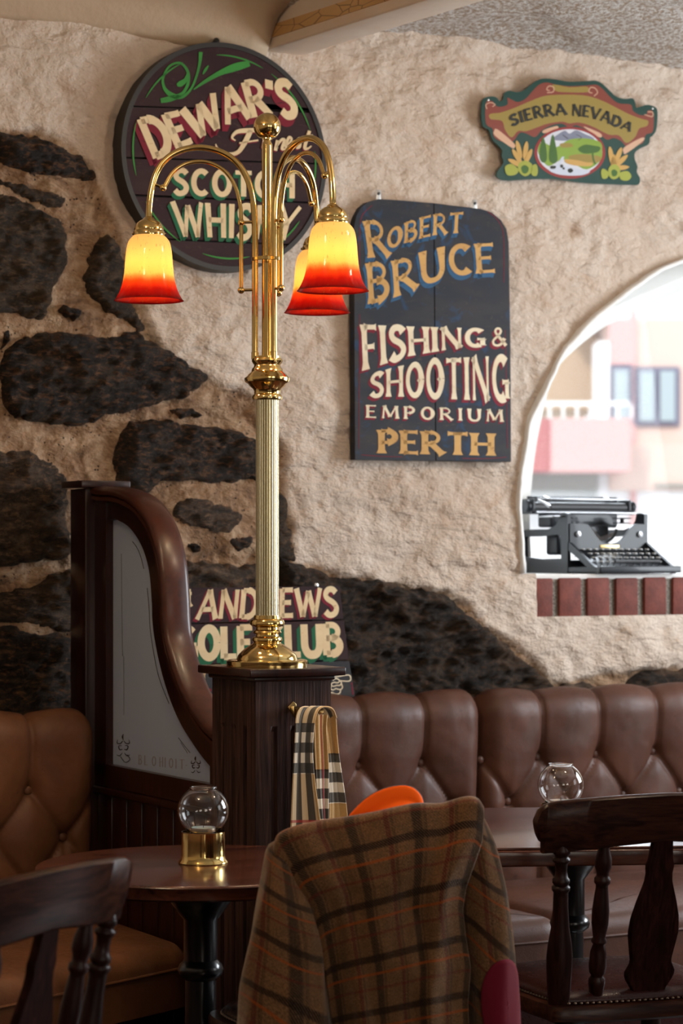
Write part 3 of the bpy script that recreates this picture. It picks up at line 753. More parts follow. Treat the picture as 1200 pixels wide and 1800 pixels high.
# --- round whisky board
OFF = .065
t = sign('round_sign', 'round aubergine plank board with cream whisky lettering behind the lamp', 396, 276)
c_ = Wl(397, 276, OFF); yc = 6.3
R_ = float(abs(Wl(397, 76, OFF)[1] - Wl(397, 477, OFF)[1]) / 2)
circ = [(c_[0] + R_ * cos(2 * pi * k / 96), c_[1] + R_ * sin(2 * pi * k / 96)) for k in range(96)]
circ_in = [(c_[0] + (R_ - .013) * cos(2 * pi * k / 96), c_[1] + (R_ - .013) * sin(2 * pi * k / 96)) for k in range(96)]
rim = np.zeros((96, 4, 3))
for j, (dr, y_) in enumerate(((0, 0.0), (0, -OFF - .002), (-.013, -OFF - .002), (-.013, -OFF + .012))):
    for k in range(96):
        rim[k, j] = (c_[0] + (R_ + dr) * cos(2 * pi * k / 96), y_, c_[1] + (R_ + dr) * sin(2 * pi * k / 96))
M().grid(rim, closed_u=True).build('rim', MT['rim_black'], t)
M().prism(circ_in, 0, -OFF + .02).build('backing', MT['rim_black'], t)
lines = [((232, 187), (552, 197)), ((223, 277), (573, 288)), ((233, 343), (563, 357)), ((297, 421), (520, 431))]
prev = None; cuts = []
for (p, q) in lines:
    a, b2 = Wl(*p, OFF), Wl(*q, OFF); nn = np.array([-(b2 - a)[1], (b2 - a)[0]]); nn /= np.hypot(*nn)
    cuts.append((nn, float(nn @ a)))                             # nn points up
for i in range(5):
    pl = circ_in
    if i > 0: nn, d = cuts[i - 1]; pl = clip(pl, nn[0], nn[1], d - .0022)      # below cut i-1
    if i < 4: nn, d = cuts[i]; pl = clip(pl, -nn[0], -nn[1], -(d + .0022))     # above cut i
    M().prism(pl, -OFF + .02, -OFF + (.0, .001, -.0005, .001, 0)[i]).build('plank', MT['sign_maroon'], t, bevel=.0012)
cz = lambda x, y: (x / 3 + 200, y / 3 + 60)
Y0 = -OFF - .0012
db = [(270, 280), (333, 252), (373, 230), (417, 212), (467, 203), (524, 206)]; dt = [(241, 211), (310, 197), (363, 168), (407, 150), (440, 142), (512, 142)]
sh = M()
for k in range(1, 5): word(sh, "DEWAR'S", db, dt, OFF, Y0 - k * .00003, .25, .19, 1.0, (-1.3 * k, 3.0 * k), .05)
sh.build('shadow_lettering', MT['crimson'], t, shade=0)
word(M(), "DEWAR'S", db, dt, OFF, Y0 - DZ, .25, .19, 1.0, (0, 0), .05).build('lettering', MT['cream'], t, shade=0)
sh = M()
for k in range(1, 4):
    word(sh, 'SCOTCH', [(304, 341), (517, 349)], [(304, 297), (517, 304)], OFF, Y0 - k * .00003, .22, .17, 1, (-1.3 * k, 2 * k), .12)
    word(sh, 'WHISKY', [(313, 415), (512, 423)], [(301, 354), (528, 364)], OFF, Y0 - k * .00003, .20, .15, 1, (-1.6 * k, 2.2 * k), .09)
sh.build('shadow_lettering', MT['green'], t, shade=0)
lt = word(M(), 'SCOTCH', [(304, 341), (517, 349)], [(304, 297), (517, 304)], OFF, Y0 - DZ, .22, .17, 1, (0, 0), .12)
word(lt, 'WHISKY', [(313, 415), (512, 423)], [(301, 354), (528, 364)], OFF, Y0 - DZ, .20, .15, 1, (0, 0), .09)
lt.build('lettering', MT['cream'], t, shade=0)
FIN = [([(790, 505), (720, 508), (650, 515), (622, 545), (640, 562)], [5, 8, 7, 4, 2]), ([(720, 508), (690, 570), (650, 625), (590, 632), (548, 606), (535, 580)], [9, 9, 7, 6, 4, 2]), ([(660, 575), (720, 566), (760, 560)], 3),
       ([(862, 560), (850, 615)], 6), ([(852, 600), (880, 560), (898, 562), (885, 605), (905, 606)], [3, 5, 6, 5, 2]), ([(905, 592), (935, 560), (922, 545), (905, 590), (925, 602), (948, 585)], [2, 4, 5, 5, 4, 2]),
       ([(948, 590), (975, 548), (978, 590), (960, 604)], [2, 4, 6, 3]), ([(1030, 510), (1005, 595), (1020, 604), (1040, 590)], [6, 6, 4, 2]), ([(990, 545), (1048, 535)], 4), ([(795, 540), (785, 600)], 5), ([(805, 505), (808, 512)], 5)]
s1, s2 = M(), M()
for p, w in FIN:
    brush(s1, [(a - 4, b2 + 7) for a, b2 in p], w, OFF, Y0 - .0001, conv=cz); brush(s2, p, w, OFF, Y0 - DZ, conv=cz)
s1.build('shadow_script', MT['crimson'], t, shade=0); s2.build('script_lettering', MT['cream'], t, shade=0)
s1 = M()
brush(s1, [(246, 352), (300, 340), (362, 312), (392, 250), (385, 190), (345, 152), (290, 172), (258, 235), (268, 290), (310, 325), (360, 330), (405, 290), (435, 220), (452, 150), (457, 95)], [8, 10, 6, 5, 5, 4, 4, 4, 6, 9, 6, 4, 4, 5, 7], OFF, Y0 - .0002, conv=cz)
brush(s1, [(392, 195), (378, 240), (350, 262), (332, 270)], [3, 7, 10, 5], OFF, Y0 - .00024, conv=cz)
brush(s1, [(420, 292), (480, 250), (560, 205), (640, 175), (714, 155)], [2, 6, 9, 14, 10], OFF, Y0 - .00028, conv=cz)
brush(s1, [(468, 212), (482, 188), (497, 166)], [2, 5, 2], OFF, Y0 - .0002, conv=cz)
for a0, a1 in ((150, 118), (96, 66), (60, 20), (8, -22), (-35, -62), (-75, -105), (-120, -150), (-165, -195)):
    q = [(c_[0] + .89 * R_ * cos(radians(a0 + (a1 - a0) * i / 14)), c_[1] + .89 * R_ * sin(radians(a0 + (a1 - a0) * i / 14))) for i in range(15)]
    l, r = ribbon(q, np.full(15, .0022) * (1 - .8 * np.abs(np.linspace(-1, 1, 15)) ** 3)); s1.add([(a[0], Y0 - .0002, a[1]) for a in l] + [(a[0], Y0 - .0002, a[1]) for a in r], [(i, i + 1, 16 + i, 15 + i) for i in range(14)])
s1.build('painted_scroll', MT['green_line'], t, shade=0)
h = Wl(383, 72, OFF); M().ball((h[0], -OFF + .01, h[1] + .002), .009).box((h[0], -OFF / 2, h[1]), (.006, OFF, .006)).build('hanging_screw', MT['black_metal'], t)

# --- fishing and shooting emporium board
OFF = .048; cz = lambda x, y: (x / 3.6 + 590, y / 3.6 + 330)
t = sign('emporium_sign', 'tall slate blue board with rounded top advertising fishing and shooting', 760, 580)
outl = [(624, 808), (622, 400), (626, 380), (634, 365), (647, 355), (665, 350), (700, 352), (761, 357), (820, 364), (845, 367), (864, 373), (880, 386), (890, 402), (894, 425), (897, 600), (898, 812)]
P_ = [tuple(a) for a in pxpoly(outl, OFF)]
a, b2 = Wl(762, 357, OFF), Wl(765.5, 811, OFF); nn = np.array([(a - b2)[1], -(a - b2)[0]]); nn /= np.hypot(*nn); d = float(nn @ a)
for s, col_ in ((1, 0), (-1, 1)):
    pl = clip(P_, s * nn[0], s * nn[1], s * d - .0013)
    M().prism(pl, -.020, -OFF + .0).build('plank', MT['sign_blue'], t, bevel=.0015)
M().box((float(a[0]), -.012, float(a[1] + b2[1]) / 2), (.3, .016, .6)).build('batten', MT['rim_black'], t)
Y0 = -OFF - .0004
W1 = [('R', [(205, 445), (345, 432)], [(172, 212), (318, 205)], .17, .10), ('OBERT', [(322, 392), (430, 352), (520, 325), (620, 300), (800, 284)], [(322, 275), (420, 228), (520, 192), (620, 168), (808, 153)], .17, .10),
      ('BRUCE', [(205, 738), (390, 690), (590, 600), (720, 555), (1012, 535)], [(188, 480), (400, 458), (540, 405), (720, 362), (1000, 350)], .16, .10)]
W2 = [('FISHING', [(172, 1160), (330, 1108), (430, 1072), (560, 1050), (780, 1012), (945, 1003)], [(158, 866), (340, 873), (480, 878), (780, 886), (945, 895)], .19, .11), ('&', [(985, 1002), (1080, 1002)], [(985, 888), (1078, 886)], .2, .12),
      ('SHOOTING', [(215, 1322), (450, 1322), (600, 1332), (880, 1345), (1098, 1352)], [(215, 1185), (350, 1140), (480, 1112), (620, 1082), (900, 1070), (1092, 1060)], .17, .09)]
W3 = [('EMPORIUM', [(190, 1455), (1058, 1482)], [(190, 1374), (1056, 1405)], .16, .09)]
W4 = [('PERTH', [(270, 1680), (1000, 1696)], [(268, 1532), (1000, 1556)], .22, .13)]
def words(mn, L_, dx, dy, reps, y, gap=.1, tm=1.0):
    for k in (range(1, reps + 1) if reps else (0,)):
        for tx, bo_, to_, T_, t_ in L_:
            word(mn, tx, [cz(*q) for q in bo_], [cz(*q) for q in to_], OFF, y - k * .00003, T_ * tm, t_ * tm, 1.6, (dx * k, dy * k), gap)
    return mn
words(M(), W1, -.8, 1.9, 4, Y0, tm=1.15).build('shadow_lettering', MT['blue'], t, shade=0)
words(M(), W2, -1.2, 1.6, 3, Y0, tm=1.1).build('shadow_lettering', MT['crimson'], t, shade=0)
words(M(), W3, -.9, 1.2, 3, Y0, .3).build('shadow_lettering', MT['crimson'], t, shade=0)
words(M(), W1, 0, 0, 0, Y0 - DZ).build('lettering', MT['gold'], t, shade=0)
o = words(M(), W2, 0, 0, 0, Y0 - DZ)
for q in ((525, 1220), (652, 1212)): patchpx(o, [(q[0] - 11, q[1]), (q[0], q[1] - 12), (q[0] + 11, q[1]), (q[0], q[1] + 12)], OFF, Y0 - DZ, conv=cz)
o.build('lettering', MT['cream_pale'], t, shade=0)
words(M(), W3, 0, 0, 0, Y0 - DZ, .3).build('lettering', MT['cream_pale'], t, shade=0)
words(M(), W4, 0, 0, 0, Y0 - DZ).build('lettering', MT['gold'], t, shade=0)
o = brush(M(), [(150, 500), (150, 300), (165, 180), (230, 110)], 1.1, OFF, Y0, conv=cz); brush(o, [(145, 1650), (148, 1200), (150, 800)], 1.1, OFF, Y0, conv=cz)
brush(o, [(1062, 600), (1060, 300), (1020, 200), (960, 150)], 1.1, OFF, Y0, conv=cz); brush(o, [(1085, 1650), (1078, 1200), (1070, 900)], 1.1, OFF, Y0, conv=cz)
brush(o, [(160, 1690), (300, 1700), (420, 1703)], 1.1, OFF, Y0, conv=cz); brush(o, [(800, 1712), (950, 1714), (1080, 1705)], 1.1, OFF, Y0, conv=cz)
tag(o.build('painted_border', MT['crimson'], t, shade=0), kind='stuff')
for x, y in ((666, 344), (835, 361)):
    h = Wl(x, y, .04); hk = M().rbox((h[0], -.036, h[1] + .0), (.016, .003, .034), .006).build('mirror_plate', MT['steel'], t)
    M().lathe([(.0045, 0), (.004, .003), (0.0001, .004)], 12, (h[0], -.038, h[1] + .006), axis=(0, -1, 0)).build('screw', MT['black_metal'], hk)

# --- golf club board of three planks
OFF = .085; cz = lambda x, y: (x / 3.5294 + 310, y / 3.5294 + 1000)
t = sign('golf_club_sign', 'dark three plank golf club board partly hidden behind the brass lamp base', 460, 1120)
PLK = [[(298, 1034), (597, 1030), (603.5, 1088), (298, 1096)], [(298, 1098.5), (604, 1090.5), (613, 1159), (298, 1169)], [(298, 1171.5), (613.5, 1162), (625, 1228), (298, 1236)]]
for pl in PLK:
    M().prism([tuple(a) for a in pxpoly(pl[::-1], OFF)], -OFF + .022, -OFF).build('plank', MT['sign_slate'] if pl is PLK[2] else MT['sign_maroon'], t, bevel=.0014)
bx_ = pxpoly([(340, 1040), (560, 1225)], OFF - .02)
M().box((bx_[0][0], -OFF / 2 + .01, (bx_[0][1] + bx_[1][1]) / 2), (.04, OFF - .02, .22)).build('batten', MT['rim_black'], t); M().box((bx_[1][0], -OFF / 2 + .01, (bx_[0][1] + bx_[1][1]) / 2), (.04, OFF - .02, .22)).build('batten', MT['rim_black'], t)
Y0 = -OFF - .0004
sh = M()
for k in range(1, 4): word(sh, 'ANDREWS', [cz(122, 315), cz(400, 305), cz(1008, 290)], [cz(150, 132), cz(400, 128), cz(995, 116)], OFF, Y0 - k * .00003, .21, .17, 1.15, (-1.4 * k, 1.2 * k), .08)
sh.build('shadow_lettering', MT['crimson'], t, shade=0)
o = word(M(), 'ANDREWS', [cz(122, 315), cz(400, 305), cz(1008, 290)], [cz(150, 132), cz(400, 128), cz(995, 116)], OFF, Y0 - DZ, .21, .17, 1.15, (0, 0), .08)
word(o, 'S', [cz(0, 290), cz(50, 290)], [cz(0, 150), cz(50, 150)], OFF, Y0 - DZ, .22, .15, 1)
word(o, 't', [cz(52, 225), cz(95, 225)], [cz(52, 125), cz(95, 125)], OFF, Y0 - DZ, .30, .2, 1); patchpx(o, [(55, 262), (68, 248), (80, 262), (68, 276)], OFF, Y0 - DZ, conv=cz)
GB, GT = [(0, 562), (470, 552), (1030, 532)], [(0, 366), (470, 352), (1020, 338)]
word(o, 'GOLF CLUB', [cz(*q) for q in GB], [cz(*q) for q in GT], OFF, Y0 - DZ, .27, .2, 1, (0, 0), .05)
sh = M()
for k in range(1, 5): word(sh, 'GOLF CLUB', [cz(*q) for q in GB], [cz(*q) for q in GT], OFF, Y0 - k * .00003, .27, .2, 1, (-1.6 * k, 2.0 * k), .05)
sh.build('shadow_lettering', MT['green'], t, shade=0)
word(o, 'Or', [cz(60, 735), cz(205, 728)], [cz(60, 625), cz(205, 622)], OFF, Y0 - DZ, .26, .2, 1)
o.build('lettering', MT['cream'], t, shade=0)
o = brush(M(), [(170, 770), (215, 748)], 5, OFF, Y0 - .0003, False, conv=cz); brush(o, [(1085, 705), (1095, 780)], 2.5, OFF, Y0, False, conv=cz); tag(o.build('painted_underline', MT['crimson'], t, shade=0), kind='stuff')
o = M(); w = 2.0
for p in ([(930, 680), (965, 672), (1000, 668), (1060, 658), (1078, 668), (1078, 690), (1060, 697), (1015, 694)], [(1015, 694), (1022, 708), (1012, 722), (990, 722)], [(1022, 712), (1028, 735), (1015, 748), (985, 742)], [(1018, 748), (1010, 772), (985, 776), (962, 764)],
          [(985, 776), (950, 766), (930, 776)], [(968, 690), (990, 680), (1010, 692), (1000, 706), (975, 704), (958, 716), (968, 728), (990, 724)], [(958, 728), (955, 745), (972, 750), (986, 742)]):
    brush(o, p, w, OFF, Y0 - DZ, conv=cz)
o.build('pointing_hand', MT['cream_pale'], t, shade=0)
h = Wl(559, 1029, OFF); M().lathe([(.006, 0), (.006, .003), (.0001, .005)], 14, (h[0], -OFF + .012, h[1]), axis=(0, -1, 0)).build('screw', MT['steel'], t)

# --- shaped brewery tin
OFF = .042; cz = lambda x, y: (x / 3.3333 + 820, y / 3.3333 + 130)
t = sign('tin_sign', 'shaped dark green tin sign with scroll banner and landscape, above the window', 1000, 230)
FL = lambda nm, col_, r=.3: mat(nm, col_, r, 0, Coat_Weight=.5, Coat_Roughness=.1)
c_g, c_rb, c_y, c_red = FL('tin_dark_green', (.004, .045, .034)), FL('tin_banner_rust', (.22, .045, .028)), FL('tin_banner_gold', (.30, .215, .045)), FL('tin_medallion_red', (.26, .022, .02))
c_w, c_bl, c_lg, c_dg, c_wh, c_tan = FL('tin_snow', (.62, .64, .70)), FL('tin_black', (.012, .014, .010)), FL('tin_light_green', (.22, .34, .04)), FL('tin_tree_green', (.045, .12, .015)), FL('tin_pale_water', (.55, .60, .70)), FL('tin_wheat', (.55, .33, .09))
c_hop, c_pur, c_pk = FL('tin_hop_green', (.33, .36, .05)), FL('tin_mountain', (.20, .22, .30)), FL('tin_scroll_pale', (.62, .38, .25))
outl = [(88, 175), (100, 145), (130, 132), (170, 135), (195, 160), (213, 148), (222, 112), (250, 98), (290, 106), (330, 98), (370, 68), (410, 40), (450, 27), (520, 32), (600, 45), (700, 42), (760, 40), (800, 62), (840, 100), (880, 135), (930, 145), (970, 142), (985, 160), (992, 195), (1020, 190), (1060, 180), (1105, 195), (1118, 225), (1112, 320), (1090, 362), (1075, 372), (1065, 412), (1010, 440), (985, 465), (985, 500), (1000, 540), (997, 575), (1015, 610), (1008, 645), (960, 650), (700, 640), (560, 622), (430, 615), (240, 625), (187, 612), (174, 588), (187, 560), (210, 530), (215, 508), (205, 480), (208, 450), (190, 425), (150, 385), (130, 330), (95, 305), (85, 240)]
o_ = [cz(*q) for q in outl]; o_ = np.array(smooth(o_, 4, True)); q = Wl(o_[:, 0], o_[:, 1], OFF)
M().prism([tuple(a) for a in q], -.036, -OFF).build('tin_plate', c_g, t, bevel=.002)
Y0 = -OFF - .0003; K = [0]
def art(nm, mt, polys=(), lines=(), raise_=0):
    K[0] += 1; m_ = M(); y = Y0 - K[0] * .00012
    for p in polys: patchpx(m_, p, OFF, y, conv=cz)
    for p, w_ in lines: brush(m_, p, w_, OFF, y, conv=cz)
    return tag(m_.build(nm, mt, t, shade=0), kind='stuff')
art('banner', c_rb, [[(112, 170), (150, 160), (175, 190), (215, 190), (240, 175), (238, 140), (262, 150), (300, 165), (345, 145), (385, 100), (425, 62), (470, 50), (520, 62), (600, 72), (700, 68), (760, 64), (800, 92), (845, 140), (890, 172), (960, 180), (972, 215), (1010, 240), (1050, 240), (1060, 215), (1092, 225), (1090, 335), (1050, 355), (1030, 405), (985, 415), (940, 430), (905, 395), (860, 375), (820, 385), (760, 340), (690, 320), (640, 300), (600, 315), (560, 292), (500, 300), (440, 330), (400, 370), (350, 350), (310, 345), (270, 395), (215, 400), (160, 370), (150, 320), (112, 290)]])
art('banner_field', c_y, [[(135, 235), (190, 228), (235, 215), (300, 190), (370, 160), (450, 130), (540, 122), (640, 122), (720, 132), (800, 160), (880, 200), (960, 240), (1030, 265), (1062, 275), (1055, 305), (1010, 320), (985, 370), (935, 405), (890, 360), (830, 355), (740, 310), (660, 285), (600, 290), (560, 280), (480, 290), (420, 310), (350, 335), (300, 335), (262, 372), (225, 330), (205, 275), (140, 265)], [(505, 62), (600, 78), (700, 74), (715, 95), (700, 108), (600, 108), (520, 100)]])
art('scroll_end', c_pk, [[(160, 335), (180, 325), (275, 405), (280, 430), (258, 430), (165, 362)], [(1020, 375), (1035, 390), (935, 465), (918, 460), (922, 430)], [(448, 330), (525, 305), (530, 322), (455, 348)], [(690, 315), (700, 312), (785, 350), (775, 372)]],
    [([(470, 110), (505, 105), (508, 78), (480, 72), (468, 92), (485, 98)], 1.6), ([(745, 130), (765, 110), (752, 85), (725, 80), (715, 105), (735, 112)], 1.6), ([(118, 205), (112, 180), (140, 168), (165, 180), (150, 192)], 1.5), ([(1040, 238), (1085, 250), (1088, 225), (1060, 222)], 1.5)])
art('medallion_ring', c_red, [[(603 + 208 * cos(a), 462 + 152 * sin(a)) for a in np.linspace(0, 2 * pi, 24, endpoint=False)]])
art('medallion_sky', c_w, [[(603 + 190 * cos(a), 460 + 136 * sin(a)) for a in np.linspace(0, 2 * pi, 24, endpoint=False)]])
art('mountain', c_pur, [[(500, 385), (540, 350), (575, 332), (600, 350), (640, 330), (690, 352), (740, 375), (730, 392), (600, 392)]], [([(560, 345), (600, 378), (640, 352)], 1.0)])
art('meadow', c_lg, [[(440, 400), (520, 430), (600, 385), (700, 378), (780, 400), (792, 450), (780, 510), (700, 560), (620, 520), (560, 500), (480, 540), (440, 500), (415, 450)]])
art('field_strip', c_y, [[(600, 480), (680, 470), (780, 485), (770, 515), (690, 525), (610, 505)], [(545, 410), (600, 405), (620, 425), (560, 432)]])
art('river', c_wh, [[(555, 488), (570, 490), (550, 530), (640, 555), (720, 570), (680, 592), (600, 596), (530, 588), (480, 565), (500, 545), (535, 520)]])
art('painted_trees', c_dg, [[(425, 490), (430, 420), (445, 370), (462, 420), (468, 500), (445, 520)], [(480, 500), (485, 420), (503, 355), (520, 420), (530, 505), (505, 525)], [(650, 440), (690, 415), (740, 420), (780, 430), (770, 455), (730, 465), (680, 465)]], [([(735, 465), (740, 500), (752, 530)], 3)])
art('river_rocks', c_bl, [[(590, 560), (610, 553), (622, 568), (605, 580), (592, 574)], [(545, 535), (560, 532), (562, 545), (550, 550)], [(490, 540), (520, 540), (515, 555), (490, 555)], [(560, 548), (572, 550), (570, 560), (560, 558)]], [([(560, 358), (590, 380)], .8), ([(640, 355), (670, 372), (650, 388)], .8)])
art('stone_bridge', c_tan, [[(575, 500), (640, 505), (700, 518), (735, 520), (720, 540), (640, 538), (580, 522)]])
wh = []
for (x, y, a) in ((350, 395, .0), (290, 390, -.35), (265, 440, -.75), (240, 500, -1.1), (380, 440, .1), (835, 425, .15), (905, 430, .5), (940, 475, .8), (950, 545, 1.3), (860, 470, .3)):
    bx2, by2 = (330, 545) if x < 600 else (855, 555)
    dx_, dy_ = bx2 - x, by2 - y; L2 = math.hypot(dx_, dy_); ux, uy = dx_ / L2, dy_ / L2; px_, py_ = -uy, ux
    wh.append([(x, y), (x + ux * 30 + px_ * 13, y + uy * 30 + py_ * 13), (x + ux * 85 + px_ * 12, y + uy * 85 + py_ * 12), (x + ux * 110, y + uy * 110), (x + ux * 85 - px_ * 12, y + uy * 85 - py_ * 12), (x + ux * 30 - px_ * 13, y + uy * 30 - py_ * 13)])
art('wheat_ears', c_tan, wh)
art('hop_leaves', c_hop, [[(222, 545), (260, 528), (300, 560), (285, 590), (235, 592)], [(300, 530), (340, 508), (380, 530), (378, 575), (340, 600), (305, 575)], [(375, 545), (405, 530), (415, 570), (405, 598), (378, 590)], [(785, 570), (800, 555), (830, 580), (820, 610), (792, 612)], [(830, 550), (865, 530), (895, 555), (890, 600), (860, 618), (832, 600)], [(895, 580), (940, 570), (962, 600), (940, 625), (900, 618)]])
art('hop_cones', c_dg, [[(318, 545), (340, 535), (360, 550), (355, 575), (335, 585), (320, 570)], [(845, 570), (862, 560), (880, 575), (872, 598), (850, 598)]])
K[0] += 1
o = word(M(), 'SIERRA', [cz(262, 306), cz(330, 282), cz(400, 262), cz(500, 246), cz(584, 240)], [cz(243, 250), cz(320, 214), cz(400, 190), cz(500, 176), cz(572, 176)], OFF, Y0 - K[0] * .00012, .23, .15, 1.3, gap=.12)
word(o, 'NEVADA', [cz(615, 246), cz(700, 252), cz(800, 280), cz(950, 342)], [cz(617, 178), cz(700, 184), cz(800, 208), cz(980, 296)], OFF, Y0 - K[0] * .00012, .23, .15, 1.3, gap=.12)
o.build('lettering', c_bl, t, shade=0)
for x, y in ((125, 152), (1088, 202)):
    h = Wl(*cz(x, y), OFF); M().lathe([(.0035, 0), (.003, .002), (.0001, .003)], 10, (h[0], -OFF, h[1]), axis=(0, -1, 0)).build('screw', MT['steel'], t)
# ------------------------------------------------------------------ exterior across the street
def xpoly(pts, Y): return [(PX(x, y, Y)[0], PX(x, y, Y)[2]) for x, y in pts]
def xrect(m, x0, y0, x1, y1, Y, dep):
    a, b = PX(x0, y1, Y), PX(x1, y0, Y)
    return m.box(((a[0] + b[0]) / 2, Y + dep / 2, (a[2] + b[2]) / 2), (b[0] - a[0], dep, b[2] - a[2]))
e_w = mat('far_white_render', (.85, .85, .85), .9); e_p = mat('far_pink_panel', (.62, .36, .34), .9); e_r = mat('far_red_panel', (.42, .14, .14), .9)
e_t = mat('far_tan_wall', (.46, .34, .22), .9); e_pe = mat('far_peach_wall', (.66, .50, .43), .9); e_gl = mat('far_window_glass', (.36, .42, .44), .15); e_fr = mat('far_window_frame', (.17, .16, .22), .6)
e_gy = mat('far_grey_soffit', (.30, .30, .27), .9)
YB = 46
t = thing('apartment_building', 'pale pink and peach apartment building seen through the arched window', 'building', (3, YB, 0))
def bpart(nm, m_, mt_):
    o = m_.build(nm, mt_, t, shade=0); o.location = -Vector(t.location); return o
bpart('wall', xrect(M(), 1070, 560, 1900, 830, YB, 4), e_pe)
bpart('wall', xrect(M(), 1050, 860, 1900, 1500, YB, 4), e_w)
bpart('side_wall', xrect(M(), 700, 590, 1052, 720, YB + 1.5, 3), e_t)
bpart('column', xrect(M(), 1050, 600, 1071, 1500, YB - .1, 1), e_w)
bpart('upper_storey', xrect(M(), 1000, 380, 1900, 560, YB, 4), e_w)
bpart('red_panel', xrect(M(), 1071, 560, 1118, 640, YB - .15, .3), e_p)
bpart('red_panel', xrect(M(), 1108, 500, 1118, 1000, YB - .12, .2), e_p)
o_ = bpart('window', xrect(M(), 1073, 642, 1112, 745, YB - .12, .3), e_fr)
def pane(par, *a):
    o = xrect(M(), *a).build('pane', e_gl, par, shade=0); return o
pane(o_, 1079, 650, 1104, 735, YB - .2, .2)
o_ = bpart('window', xrect(M(), 1114, 645, 1194, 748, YB - .12, .3), e_fr)
pane(o_, 1124, 652, 1150, 740, YB - .2, .2); pane(o_, 1160, 652, 1186, 740, YB - .2, .2)
bpart('balcony', xrect(M(), 932, 735, 970, 828, YB - 1.6, 1.6), e_r)
bpart('balcony', xrect(M(), 968, 735, 1108, 828, YB - 1.7, 1.7), e_p)
bpart('balcony', xrect(M(), 700, 735, 933, 828, YB - 1.5, 1.5), e_p)
bpart('soffit', xrect(M(), 700, 828, 1052, 862, YB - .3, 1), e_gy)
bpart('panel', xrect(M(), 1071, 780, 1230, 862, YB - .2, .3), e_pe)
bpart('lower_wall', xrect(M(), 700, 862, 1052, 1500, YB + .5, 3), e_w)
r_ = M(); xrect(r_, 700, 706, 1106, 712, YB - 1.7, .1)
for x in range(700, 1110, 24): xrect(r_, x, 712, x + 3.5, 736, YB - 1.7, .06)
bpart('railing', r_, e_w)
bpart('kerb', xrect(M(), 1150, 850, 1900, 856, YB - .3, .4), e_gy)
o = M().box((0, 30, -3.05), (120, 46, .1)).build('street', mat('street_paving', (.5, .5, .5), .9), shade=0); tag(o, kind='structure')

# ------------------------------------------------------------------ lamp post, glazed partition
P_TOP = EYE - (1171 - CY) / FPX * (C1[1])           # top of the cap
PW = .185
def local(o, c, z=0): o.location = (c[0], c[1], z); o.rotation_euler = (0, 0, TH)
t = thing('post', 'square dark oak newel post with fluted sides carrying the brass lamp', 'post', (C1[0], C1[1], 0), TH); post = t
hw = PW / 2
def fluted(w, z0, z1, zf):
    """square post, reeded grooves on its faces up to zf"""
    m_ = M(); gr = [(-.26, .016), (0, .016), (.26, .016)]
    pts = []
    for s in range(4):
        a = s * pi / 2; R2 = np.array([[cos(a), -sin(a)], [sin(a), cos(a)]])
        row = [(-.5, 0)]
        for g_, gw in gr:
            row += [(g_ - .045, 0), (g_ - .02, .006 / w), (g_ + .02, .006 / w), (g_ + .045, 0)]
        for x, d in row: pts.append(R2 @ np.array([x * w, -(.5 - d) * w]))
    n = len(pts); sq = []
    for s in range(4):
        a = s * pi / 2; R2 = np.array([[cos(a), -sin(a)], [sin(a), cos(a)]])
        for x, d in [(-.5, 0)] + [(g_ + e, 0) for g_, gw in gr for e in (-.045, -.02, .02, .045)]: sq.append(R2 @ np.array([x * w, -.5 * w]))
    rows = [(pts, z0), (pts, zf - .012), (sq, zf), (sq, z1)]
    v = [(p[0], p[1], z) for r, z in rows for p in r]; f = []
    for i in range(3):
        for k in range(n): f.append((i * n + k, i * n + (k + 1) % n, (i + 1) * n + (k + 1) % n, (i + 1) * n + k))
    m_.add(v, f); return m_
fluted(PW, 0, P_TOP - .018, EYE - (1275 - CY) / FPX * 5.2).build('shaft', MT['wood_oak'], t, shade=25)
for o_ in t.children: o_.data.transform(__import__('mathutils').Matrix.Translation((0, .015, 0)) @ __import__('mathutils').Matrix.Diagonal((1, 1.16, 1, 1)))
M().rbox((0, .015, P_TOP - .009), (.236, .262, .018), .003).build('cap', MT['wood'], t)
M().rbox((0, .015, P_TOP - .023), (.20, .228, .010), .003).build('cap_moulding', MT['wood'], t)
M().rbox((0, .015, .06), (.21, .24, .12), .006).build('plinth', MT['wood'], t)
F_TOP = EYE - (846 - CY) / FPX * C2[1]
t = thing('post', 'slim dark wooden post against the stone wall with flat square cap', 'post', (C2[0], C2[1], 0), TH)
M().rbox((0, 0, (F_TOP - .02) / 2), (.10, .10, F_TOP - .02), .003).build('shaft', MT['wood'], t)
M().rbox((0, 0, F_TOP - .009), (.135, .135, .018), .002).build('cap', MT['wood'], t)

# panel frame in the plane of the posts: local x = U, y = V, from lamp post (y=.09) to far post
t = thing('glazed_partition', 'swan-necked wooden partition with frosted etched glass between the two posts', 'partition', (C1[0], C1[1], 0), TH); part = t
def Pp(px, py, off=0.0):
    """photo ray -> (distance along V from C1, z) on the plane U=off"""
    px = np.asarray(px, float); py = np.asarray(py, float); dx = (px - CX) / FPX
    cu = -(C1 @ U); du = dx * U[0] + U[1]; tt = (off - cu) / du
    return np.stack([-(C1 @ V) + tt * (dx * V[0] + V[1]), EYE + tt * (CY - py) / FPX], -1)
def sideprism(poly, u0, u1):
    """poly in (y,z), extruded along x"""
    m_ = M(); m_.prism(poly, 0, 1); m_.v = [(u0 + (u1 - u0) * (1 - y), x, z) for x, y, z in m_.v]; m_.f = [q[::-1] for q in m_.f]; return m_
FO = -.024
ge = np.array([(200, 912), (222, 925), (240, 948), (252, 975), (260, 1010), (264, 1060), (265, 1090), (270, 1130), (282, 1185), (298, 1235), (316, 1275), (338, 1310), (352, 1330), (366, 1347)])      # glass / frame edge
